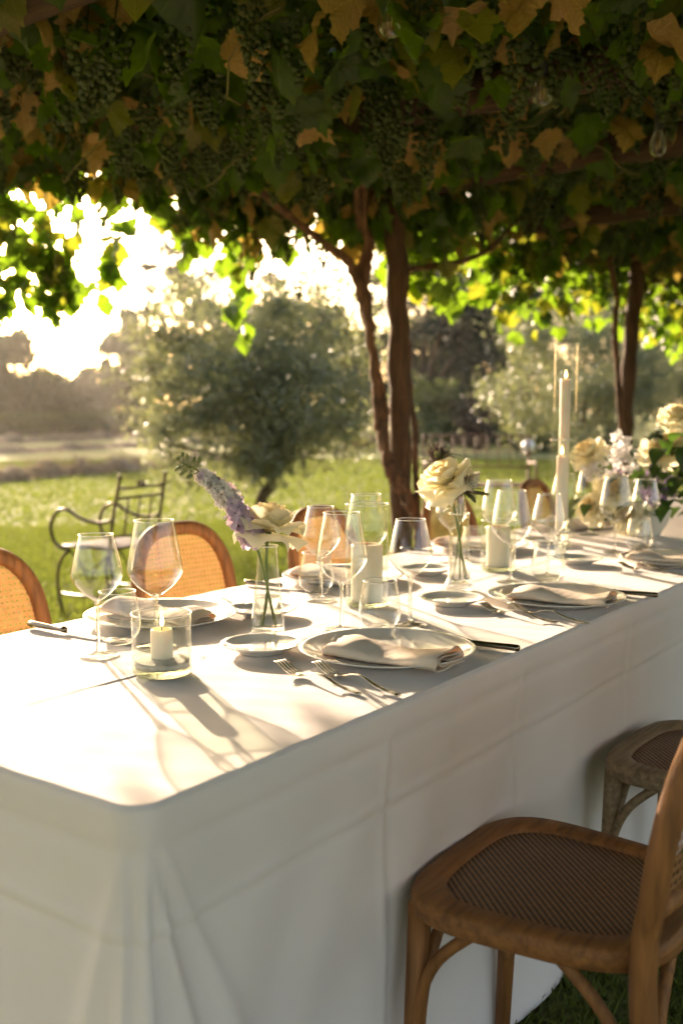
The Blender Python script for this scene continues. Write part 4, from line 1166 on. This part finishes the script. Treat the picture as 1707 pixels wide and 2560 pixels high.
def crystal(loc, z, r, h, label):
    t = thing('crystal_candlestick', label, 'candlestick', (loc[0], loc[1], TZ + z), 0, 'cut glass candlesticks')
    prof = [(0, 0), (r, 0), (r, .006), (r * .55, .014), (r * .42, h * .35), (r * .62, h * .5), (r * .42, h * .62), (r * .5, h * .8), (r * .75, h * .93), (r * .7, h), (0, h)]
    part('cut_body', MB().lathe(prof, 9).mesh('cut_body', smooth=False), 'glass_solid', t)
    for k in range(9):
        a = 2 * PI * k / 9
        for zz, q in ((h * .3, .55), (h * .55, .7), (h * .85, .8)):
            part('facet', shared(('fc', 0), lambda: MB().lathe([(0, -.008), (.006, 0), (0, .008)], 5).mesh('facet', smooth=False)), 'glass_solid', t, location=(r * q * math.cos(a + zz * 40), r * q * math.sin(a + zz * 40), zz))
    return t
cylinder_vase('hurricane_cylinder', 'candle jar', (-1.262, 2.850), .034, .355, 'shorter of the two slender glass cylinders by the flower arrangement', CG, .006, 'glass_tall')
crystal((-1.262, 2.850), .009, .026, .075, 'cut glass candlestick inside the shorter slender cylinder')
candle('taper_candle', (-1.262, 2.850), .0145, .225, TZ + .084, 'lit ivory taper candle in the shorter slender cylinder')
cylinder_vase('hurricane_cylinder', 'candle jar', (-1.372, 3.116), .037, .655, 'tallest slender glass cylinder rising in front of the olive tree', CG, .006, 'glass_tall')
crystal((-1.372, 3.116), .009, .028, .085, 'cut glass candlestick inside the tallest slender cylinder')
candle('taper_candle', (-1.372, 3.116), .0165, .450, TZ + .094, 'tall lit ivory taper candle in the tallest cylinder')

# ------------------------------------------------------------------ flowers
def petal_mesh(W, L, th0, th1, curl, point, roll, r0, seed):
    """petal: th = angle from the axis growing from th0 at the base to th1 at the tip"""
    rd = random.Random(seed); nv, nu = 12, 11
    ph = rd.uniform(0, 6)
    prof = []; r, z = r0, 0.0
    for j in range(nv):
        v = j / (nv - 1); th = th0 + (th1 - th0) * v ** 1.6
        prof.append((r, z, th)); r += math.sin(th) * L / (nv - 1); z += math.cos(th) * L / (nv - 1)
    vs = []
    for i in range(nu):
        u = i / (nu - 1) * 2 - 1
        for j in range(nv):
            v = j / (nv - 1)
            vv = v * (1 - .16 * abs(u) ** 2.2) + point * v ** 4 * max(0, 1 - abs(u) * 1.8)
            jj = min(vv * (nv - 1), nv - 1.001); k = int(jj); f = jj - k
            k2 = min(k + 1, nv - 1)
            r = prof[k][0] * (1 - f) + prof[k2][0] * f; z = prof[k][1] * (1 - f) + prof[k2][1] * f; th = prof[k][2]
            w = W * (math.sin(PI * (.10 + .62 * v)) ** .8)
            # wrap about the axis
            RR = max(r, .006) + curl
            a = u * w / RR
            x = RR * math.cos(a) - curl; y = RR * math.sin(a)
            e = roll * abs(u) ** 3 * v ** 2 * W
            vs.append((x + e * math.cos(th) * .8 + .0012 * math.sin(6 * u + 5 * v + ph), y, z - e * math.sin(th) - e * .35 + .0010 * math.sin(7 * u + ph * 2) * v))
    fs = [(i * nv + j, (i + 1) * nv + j, (i + 1) * nv + j + 1, i * nv + j + 1) for i in range(nu - 1) for j in range(nv - 1)]
    mb = MB(); mb.add(vs, fs); return mb.mesh('petal')
def rose_petals(seed, S=1.0, open_=1.0):
    rd = random.Random(seed); out = []
    for k in range(5): out.append((petal_mesh(.014 * S, .034 * S, R(14), R(-14), .0, .05, -.05, .003 * S, seed + k), k * 137.5, 'petal_bud', .010 * S))
    for k in range(6): out.append((petal_mesh(.022 * S, .040 * S, R(34), R(2), .001, .06, .10, .004 * S, seed + 10 + k), 40 + k * 62, 'petal_bud', .005 * S))
    for k in range(6): out.append((petal_mesh(.028 * S, .047 * S, R(52), R(28 * open_), .004, .08, .25, .004 * S, seed + 20 + k), 15 + k * 60 + rd.uniform(-8, 8), 'petal', .002 * S))
    for k in range(6): out.append((petal_mesh(.030 * S, .056 * S, R(66), R(78 * open_), .012, .16, .45, .004 * S, seed + 30 + k), 45 + k * 60 + rd.uniform(-9, 9), 'petal', .0))
    for k in range(5): out.append((petal_mesh(.028 * S, .058 * S, R(84), R(118 * open_), .016, .22, .5, .003 * S, seed + 40 + k), 20 + k * 72 + rd.uniform(-9, 9), 'petal', -.004 * S))
    return out
def rose(base, rot, seed, label, S=1.0, open_=1.0, stem=None, leaves_=()):
    t = thing('rose', label, 'flower', base)
    for me, az, mt, dz in rose_petals(seed, S, open_):
        o = part('petal', me, mt, t)
        o.matrix_local = Euler(rot).to_matrix().to_4x4() @ Matrix.Translation((0, 0, dz)) @ Matrix.Rotation(R(az), 4, 'Z')
    if stem:
        P = smooth_path([Vector(p) - Vector(base) for p in stem], 6); part('stem', MB().tube(P, .0030, 9).mesh('stem'), 'stem', t)
    cup = MB().lathe([(.003, -.012), (.006, -.006), (.007, .0), (.004, .006)], 12).mesh('calyx')
    part('calyx', cup, 'stem', t, rotation_euler=rot)
    for p, d, L in leaves_: leaf_part(t, Vector(p) - Vector(base), d, L, 'stem')
    return t
def bouquet_leaf_mesh(seed=0):
    mb = MB()
    def f(u, v):
        w = .30 * math.sin(PI * u ** .8) ** 1.1; y = (v - .5) * 2 * w
        return (u, y, .18 * u * (1 - u) * 2 - .25 * u * u + .25 * abs(y))
    mb.grid(f, 10, 5); return mb.mesh('leaf')
def leaf_part(t, p, d, L, mat):
    o = part('leaf', shared(('bl', mat), bouquet_leaf_mesh), mat, t)
    o.matrix_local = Matrix.Translation(p) @ Vector(d).to_track_quat('X', 'Z').to_matrix().to_4x4() @ Matrix.Scale(L, 4)
    return o

# first vase
def vase(loc, prof, water, base, label):
    t = thing('bud_vase', label, 'vase', (loc[0], loc[1], TZ + .001), 0, 'glass bud vases')
    cp_ = curve_prof(prof, 5)
    part('wall', MB().lathe(cp_, 56).mesh('wall'), 'glass', t)
    part('rim', ring_mesh(prof[-1][0], prof[-1][1], .0014), 'glass_rim', t)
    rb = prof[0][0]
    part('base', MB().lathe([(0, .0004), (rb - .004, .0004), (rb - .0005, .004), (rb - .001, base), (rb - .006, base + .002), (0, base + .001)], 44).mesh('base'), 'glass_solid', t)
    w = [(r - .0014, z) for r, z in cp_ if base + .003 < z < water]
    part('water', MB().lathe([(0, base + .003)] + [(w[0][0] - .003, base + .003)] + w + [(w[-1][0], water), (0, water)], 44).mesh('water'), 'water', t)
    return t
vase((-1.284, 1.521), [(.0330, .004), (.0335, .012), (.0320, .030), (.0270, .075), (.0225, .120), (.0200, .150), (.0195, .168), (.0205, .178)], .078, .010, 'slender clear glass vase with a rose and a delphinium')
vase((-1.235, 2.192), [(.0350, .004), (.0352, .012), (.0320, .022), (.0275, .036), (.0262, .080), (.0245, .130), (.0235, .170), (.0240, .190)], .078, .016, 'straight clear glass vase on a thick foot with a rose and two thistles')

rose((-1.283, 1.523, .957), (R(-6), R(6), R(20)), 100, 'fully open cream rose in the first vase beside the delphinium', 1.32, 1.0,
     [(-1.284, 1.522, .956), (-1.286, 1.520, .90), (-1.282, 1.518, .84), (-1.296, 1.520, .768)])
rose((-1.256, 2.168, 1.012), (R(24), R(-22), R(10)), 200, 'open cream rose between the two thistles in the second vase', 1.38, .92,
     [(-1.256, 2.169, 1.010), (-1.244, 2.180, .955), (-1.234, 2.190, .88), (-1.222, 2.200, .775)],
     [((-1.246, 2.178, .955), (-.6, -.3, -.4), .045), ((-1.242, 2.182, .950), (.5, .2, .5), .03)])

def delphinium():
    P = [(-1.268, 1.524, .768), (-1.276, 1.510, .85), (-1.286, 1.498, .915), (-1.305, 1.482, .975), (-1.332, 1.464, 1.025), (-1.365, 1.445, 1.060), (-1.392, 1.428, 1.082), (-1.411, 1.414, 1.092)]
    base = Vector(P[0]); t = thing('delphinium', 'lilac delphinium spike leaning out of the first vase beside the rose', 'flower', base)
    path = smooth_path([Vector(p) - base for p in P], 10); n = len(path)
    part('stem', MB().tube(path, [.0027 * (1 - .6 * i / n) for i in range(n)], 8).mesh('stem'), 'stem', t)
    fm = []
    for s in range(4):
        rd = random.Random(s + 60); mb = MB()
        for k in range(5):
            a = k * 1.2566 + rd.uniform(-.15, .15); L = rd.uniform(.0135, .018); cu = rd.uniform(.1, .7)
            def f(u, v):
                w = L * .50 * math.sin(PI * (.10 + .80 * u)) ** .8; q = (v - .5) * 2 * w
                rr = .001 + L * u; zz = L * (.55 * u - cu * u * u) + .0018 * math.sin(v * 9 + u * 5 + k)
                return (rr * math.cos(a) - q * math.sin(a), rr * math.sin(a) + q * math.cos(a), zz)
            mb.grid(f, 6, 5)
        me = mb.mesh('floret'); me.materials.append(M['petal_lilac']); me.materials.append(M['petal_white']); fm.append(me)
    eye = MB().ball((0, 0, .0015), .0016, 7, 5).mesh('eye')
    spur = MB().tube([(0, 0, 0), (.001, 0, -.006), (.003, 0, -.014)], [.0024, .0018, .0006], 6).mesh('spur')
    rd = random.Random(9)
    i0, i1 = int(n * .36), int(n * .80)
    N_ = 84
    for k in range(N_):
        t_ = k / (N_ - 1); i = int(i0 + (i1 - i0) * t_)
        d = (path[min(i + 1, n - 1)] - path[i - 1]).normalized()
        a = d.orthogonal().normalized(); b = d.cross(a); th = k * 2.39996
        out = (a * math.cos(th) + b * math.sin(th)).normalized()
        rr = (.020 - .010 * t_) * rd.uniform(.7, 1.25)
        p = path[i] + out * rr + Vector((0, 0, -.004))
        nrm = (out + d * .25 + Vector((0, 0, -.1)) + Vector((rd.gauss(0, .3), rd.gauss(0, .3), rd.gauss(0, .3)))).normalized()
        s = (1.02 - .40 * t_) * rd.uniform(.85, 1.15)
        o = part('floret', fm[k % 4], 'petal_lilac', t)
        o.matrix_local = Matrix.Translation(p) @ nrm.to_track_quat('Z', 'Y').to_matrix().to_4x4() @ Matrix.Rotation(rd.uniform(0, 6), 4, 'Z') @ Matrix.Scale(s, 4)
        if t_ > .45 and rd.random() < .75:
            o.material_slots[0].link = 'OBJECT'; o.material_slots[0].material = M['petal_white']
        if rd.random() < .4: part('eye', eye, 'floret_eye', o)
        part('pedicel', spur, 'stem', o)
    bud = MB().ball((0, 0, .006), .0042, 8, 6, Matrix.Diagonal((1, 1, 1.7, 1))).tube([(0, 0, -.010), (0, 0, .002)], [.0008, .001], 5).mesh('bud')
    for k in range(13):
        t_ = k / 12; i = int(n * .79 + (n * .205) * t_); i = min(i, n - 1)
        d = (path[i] - path[i - 2]).normalized(); a = d.orthogonal().normalized(); b = d.cross(a); th = k * 2.4
        out = (a * math.cos(th) + b * math.sin(th) + d * .4).normalized()
        o = part('bud', bud, 'bud', t)
        o.matrix_local = Matrix.Translation(path[i] + out * .010) @ out.to_track_quat('Z', 'Y').to_matrix().to_4x4() @ Matrix.Scale(1.1 - .35 * t_, 4)
delphinium()

def thistle_meshes(seed):
    rd = random.Random(seed)
    cone = MB()
    for k in range(90):
        t_ = (k + .5) / 90; ph = math.acos(1 - 1.5 * t_); th = k * 2.39996
        d = Vector((math.sin(ph) * math.cos(th), math.sin(ph) * math.sin(th), math.cos(ph)))
        p = Vector((d.x * .008, d.y * .008, d.z * .012)); q = p + d * rd.uniform(.008, .014)
        cone.tube([p, q], [.0011, .0004], 4)
    cone.ball((0, 0, 0), .0095, 10, 7)
    br = []
    for k in range(11):
        mb = MB(); L = rd.uniform(.022, .034)
        def f(u, v):
            w = .0042 * math.sin(PI * (.15 + .8 * u)) * (1 + .7 * (int(u * 8) % 2)); return (.006 + L * u, (v - .5) * 2 * w, -.006 + L * .35 * u - .008 * u * u)
        mb.grid(f, 9, 3); br.append(mb.mesh('bract'))
    return cone.mesh('flower_head'), br
def thistle(p, rot, seed, stem, label, S=1.0):
    t = thing('sea_holly_thistle', label, 'flower', p); c, br = thistle_meshes(seed)
    m0 = Euler(rot).to_matrix().to_4x4() @ Matrix.Scale(S, 4)
    o = part('flower_head', c, 'thistle', t); o.matrix_local = m0
    for k, b in enumerate(br):
        o = part('bract', b, 'thistle_bract', t); o.matrix_local = m0 @ Matrix.Rotation(2 * PI * k / len(br), 4, 'Z') @ Matrix.Rotation(-.35 + .3 * (k % 3), 4, 'Y')
    part('stem', MB().tube(smooth_path([Vector(q) - Vector(p) for q in stem], 6), .0016, 7).mesh('stem'), 'stem', t)
    return t
thistle((-1.305, 2.212, 1.078), (R(10), R(-25), 0), 301, [(-1.305, 2.212, 1.07), (-1.270, 2.208, 1.02), (-1.240, 2.198, .94), (-1.246, 2.188, .775)], 'brown thistle rising behind the rose in the second vase', 1.7)
thistle((-1.212, 2.185, 1.006), (R(12), R(28), 0), 302, [(-1.212, 2.185, 1.000), (-1.226, 2.194, .96), (-1.232, 2.192, .90), (-1.240, 2.204, .775)], 'spiky brown thistle beside the rose in the second vase, on its table-edge side', 1.7)

# mixed arrangement
ar = thing('flower_arrangement', 'low mixed arrangement of cream roses, white stock and purple flowers at the picture edge', 'flowers', (-1.26, 3.55, TZ + .001))
ao = Vector(ar.location)
ar.scale = (1.18, 1.18, 1.2)
part('bowl', MB().lathe([(0, .001), (.05, .001), (.055, .01), (.075, .045), (.082, .075), (.080, .08), (.0, .07)], 36).mesh('bowl'), 'ceramic', ar)
def arr_rose(p, rot, seed, S):
    h = bpy.data.objects.new('rose_head', None); COL.objects.link(h); h.parent = ar; h.location = Vector(p) - ao; h.rotation_euler = rot
    for me, az, mt, dz in shared(('rp', seed), lambda: rose_petals(seed, 1.0, .8)):
        o = part('petal', me, mt, h); o.matrix_local = Matrix.Translation((0, 0, dz)) @ Matrix.Rotation(R(az), 4, 'Z')
    h.scale = (S, S, S)
    part('stem', MB().tube([(0, 0, 0), (0, 0, -.05), (0, 0, -.11)], .003, 7).mesh('stem'), 'stem', h)
for p, rot, sd, S in (((-1.395, 3.46, .985), (R(30), R(-20), 0), 400, 1.1), ((-1.325, 3.47, .880), (R(55), R(15), 0), 401, 1.15), ((-1.37, 3.45, .830), (R(50), R(-35), 0), 400, 1.0),
                      ((-1.225, 3.56, .985), (R(30), R(25), 0), 401, 1.1), ((-1.185, 3.60, 1.090), (R(15), R(10), 0), 400, 1.05), ((-1.19, 3.60, 1.02), (R(40), R(-15), 0), 401, .95), ((-1.27, 3.46, .81), (R(60), R(5), 0), 400, .95)):
    arr_rose(p, rot, sd, S)
def blossom_cluster(name, pts, n, rad, size, mat, seed):
    rg = np.random.default_rng(seed); rd = random.Random(seed); mb = MB()
    for k in range(n):
        c = Vector(pts[rd.randrange(len(pts))]) - ao + Vector(rg.normal(0, rad, 3))
        nrm = Vector(rg.normal(0, 1, 3)).normalized(); q = nrm.to_track_quat('Z', 'Y').to_matrix()
        for j in range(5):
            a = j * 1.2566; L = size * rd.uniform(.7, 1.2)
            tip = q @ Vector((L * math.cos(a), L * math.sin(a), L * .3)); l = q @ Vector((L * .6 * math.cos(a - .55), L * .6 * math.sin(a - .55), L * .35)); r = q @ Vector((L * .6 * math.cos(a + .55), L * .6 * math.sin(a + .55), L * .35))
            mb.add([c, c + l, c + tip, c + r], [(0, 1, 2, 3)])
    o = part(name, mb.mesh(name), mat, ar); o['kind'] = 'stuff'      # tiny blossoms, too small to tell apart
    return o
blossom_cluster('stock_flower', [(-1.315, 3.50, 1.045), (-1.31, 3.50, 1.02), (-1.29, 3.50, .995), (-1.32, 3.49, .985)], 70, .017, .014, 'petal_white', 1)
blossom_cluster('stock_flower', [(-1.375, 3.42, .955), (-1.36, 3.43, .935)], 45, .016, .013, 'petal_white', 2)
blossom_cluster('stock_flower', [(-1.27, 3.52, .97), (-1.33, 3.47, .965)], 30, .022, .012, 'petal_white', 3)
blossom_cluster('purple_flower', [(-1.225, 3.54, .90), (-1.235, 3.52, .875), (-1.205, 3.55, .885), (-1.22, 3.53, .91)], 130, .020, .012, 'petal_purple', 4)
blossom_cluster('purple_flower', [(-1.33, 3.50, .93), (-1.32, 3.50, .915)], 40, .016, .012, 'petal_purple', 5)
lr = random.Random(77)
for k in range(70):
    a = lr.uniform(0, 6.28); rr = lr.uniform(.03, .13)
    p = Vector((-1.20 + rr * math.cos(a), 3.58 + rr * math.sin(a), lr.uniform(.80, 1.05))) - ao
    leaf_part(ar, p, (math.cos(a) + lr.gauss(0, .4), math.sin(a) + lr.gauss(0, .4), lr.uniform(-.6, .5)), lr.uniform(.05, .10), 'leaf_dark')
for k in range(16):
    p = Vector((-1.33 + lr.gauss(0, .05), 3.5 + lr.gauss(0, .04), lr.uniform(.78, .90))) - ao
    leaf_part(ar, p, (lr.gauss(-.3, .5), lr.gauss(-.3, .5), lr.uniform(-.8, .3)), lr.uniform(.04, .07), 'leaf_dark')
cme, brs = thistle_meshes(310)
for p in ((-1.235, 3.58, 1.035), (-1.16, 3.62, .93), (-1.13, 3.62, .97)):
    o = part('thistle_head', cme, 'leaf_dark', ar); o.location = Vector(p) - ao; o.scale = (1.7, 1.7, 1.7)

# ------------------------------------------------------------------ garden furniture
def iron_chair():
    rt = Vector((.809, .588, 0)); fwd = Vector((-.588, .809, 0))
    face = (-.876 * rt + .48 * fwd).normalized(); ang = math.atan2(face.y, face.x)
    t = thing('garden_chair', 'wrought iron garden chair with curled arms on the lawn behind the wine glasses', 'chair', (-4.70, 4.12, 0), ang)
    t.scale = (.94, .94, .94)
    r = .0105
    for s in (-1, 1):
        w = s * .225
        part('back_post', MB().tube(smooth_path([(-.26, w, 0), (-.21, w, .22), (-.19, w, .42), (-.22, w, .62), (-.27, w * .96, .86)], 6), r, 9).tube([(-.268, w * .96, .855), (-.276, w * .96, .885)], [.016, .008], 9).mesh('back_post'), 'iron', t)
        part('front_leg', MB().tube(smooth_path([(.14, w, .40), (.21, w, .34), (.245, w, .22), (.235, w, .10), (.21, w, 0)], 6), r, 9).mesh('front_leg'), 'iron', t)
        part('arm', MB().tube(smooth_path([(-.20, w, .60), (-.08, w, .585), (.05, w, .61), (.15, w, .655), (.235, w, .64), (.285, w, .57), (.285, w, .49), (.24, w, .425), (.14, w, .40)], 7), [r * 1.15] * 57, 9, flat=.9).mesh('arm'), 'iron', t)
        part('stretcher', MB().tube([(.237, w, .12), (-.232, w, .12)], .008, 8).mesh('stretcher'), 'iron', t)
    for z, x in ((.80, -.256), (.74, -.245), (.50, -.20)):
        part('back_rail', MB().tube([(x, -.222, z), (x - .012, 0, z), (x, .222, z)], .008, 8).mesh('back_rail'), 'iron', t)
    for k in (-1, 0, 1):
        part('back_bar', MB().tube([(-.20, k * .11, .50), (-.225, k * .11, .62), (-.247, k * .11, .74)], .006, 7).mesh('back_bar'), 'iron', t)
    sc_ = []
    for k in range(30):
        a = k / 29 * 4.5 * PI; q = .045 * (1 - k / 36); sc_.append((-.255, q * math.cos(a), .82 + .4 * q * math.sin(a)))
    part('scroll', MB().tube(sc_, .005, 6).mesh('scroll'), 'iron', t)
    st = MB()
    st.grid(lambda u, v: (-.20 + .40 * u, -.215 + .43 * v, .43 + .012 * math.cos((u - .5) * 3)), 10, 10)
    st.grid(lambda u, v: (-.20 + .40 * u, .215 - .43 * v, .418 + .012 * math.cos((u - .5) * 3)), 10, 10)
    part('seat', st.mesh('seat'), 'seat_metal', t)
    part('seat_rim', MB().tube([(-.2, -.22, .425), (.2, -.22, .425), (.2, .22, .425), (-.2, .22, .425)], .009, 8, closed=True).mesh('seat_rim'), 'iron', t)
    for s in (-1, 1):
        part('under_scroll', MB().tube(smooth_path([(.17, s * .2, .41), (.06, s * .2, .30), (.0, s * .2, .20), (-.05, s * .2, .30), (-.19, s * .2, .41)], 5), .006, 7).mesh('under_scroll'), 'iron', t)
iron_chair()

def iron_bench():
    t = thing('garden_bench', 'rusty iron garden bench on the lawn beyond the second vase', 'bench', (-5.05, 9.35, 0), R(35))
    r = .013
    for s in (-1, 1):
        x = s * .55
        part('back_post', MB().tube(smooth_path([(x, .25, 0), (x, .22, .42), (x, .26, .68), (x, .32, .95)], 5), r, 8).mesh('back_post'), 'rust_iron', t)
        part('front_leg', MB().tube([(x, -.22, 0), (x, -.20, .43)], r, 8).mesh('front_leg'), 'rust_iron', t)
        part('arm', MB().tube(smooth_path([(x, .25, .66), (x, .05, .66), (x, -.17, .68), (x, -.24, .60), (x, -.20, .43)], 5), r, 8).mesh('arm'), 'rust_iron', t)
    for z, y in ((.93, .315), (.60, .245)): part('back_rail', MB().tube([(-.55, y, z), (0, y - .01, z + .015), (.55, y, z)], .011, 8).mesh('back_rail'), 'rust_iron', t)
    for k in range(9):
        x = -.48 + .12 * k; part('back_bar', MB().tube([(x, .245, .60), (x, .31, .93)], .006, 6).mesh('back_bar'), 'rust_iron', t)
    for k in range(6):
        y = -.19 + .08 * k; part('seat_slat', MB().box((-.56, y - .028, .425), (.56, y + .028, .445)).mesh('seat_slat'), 'rust_iron', t)
iron_bench()
gl = thing('garden_globe_lamp', 'small white globe lamp on a stake in the lawn past the second vase', 'garden lamp', (-5.05, 10.5, 0))
part('stake', MB().tube([(0, 0, -.05), (0, 0, .74)], .008, 8).mesh('stake'), 'iron', gl)
part('globe', MB().ball((0, 0, .80), .075, 24, 16).mesh('globe'), 'globe', gl)
part('collar', MB().lathe([(.02, .70), (.045, .715), (.05, .735), (.03, .74)], 18).mesh('collar'), 'iron', gl)

# ------------------------------------------------------------------ evening haze
hz_m = bpy.data.materials.new('haze_air'); hz_m.use_nodes = True
hn = hz_m.node_tree; hn.nodes.remove(hn.nodes['Principled BSDF'])
pv = hn.nodes.new('ShaderNodeVolumePrincipled')
pv.inputs['Color'].default_value = (1.0, .98, .92, 1)
pv.inputs['Density'].default_value = .00028
pv.inputs['Anisotropy'].default_value = .78
hn.links.new(pv.outputs[0], hn.nodes['Material Output'].inputs['Volume'])
hz = obj('haze', MB().box((-310, -210, -1.0), (310, 510, 14)).mesh('haze', smooth=False), hz_m)
tag(hz, 'thin golden evening haze hanging over the field', 'haze', kind='stuff')
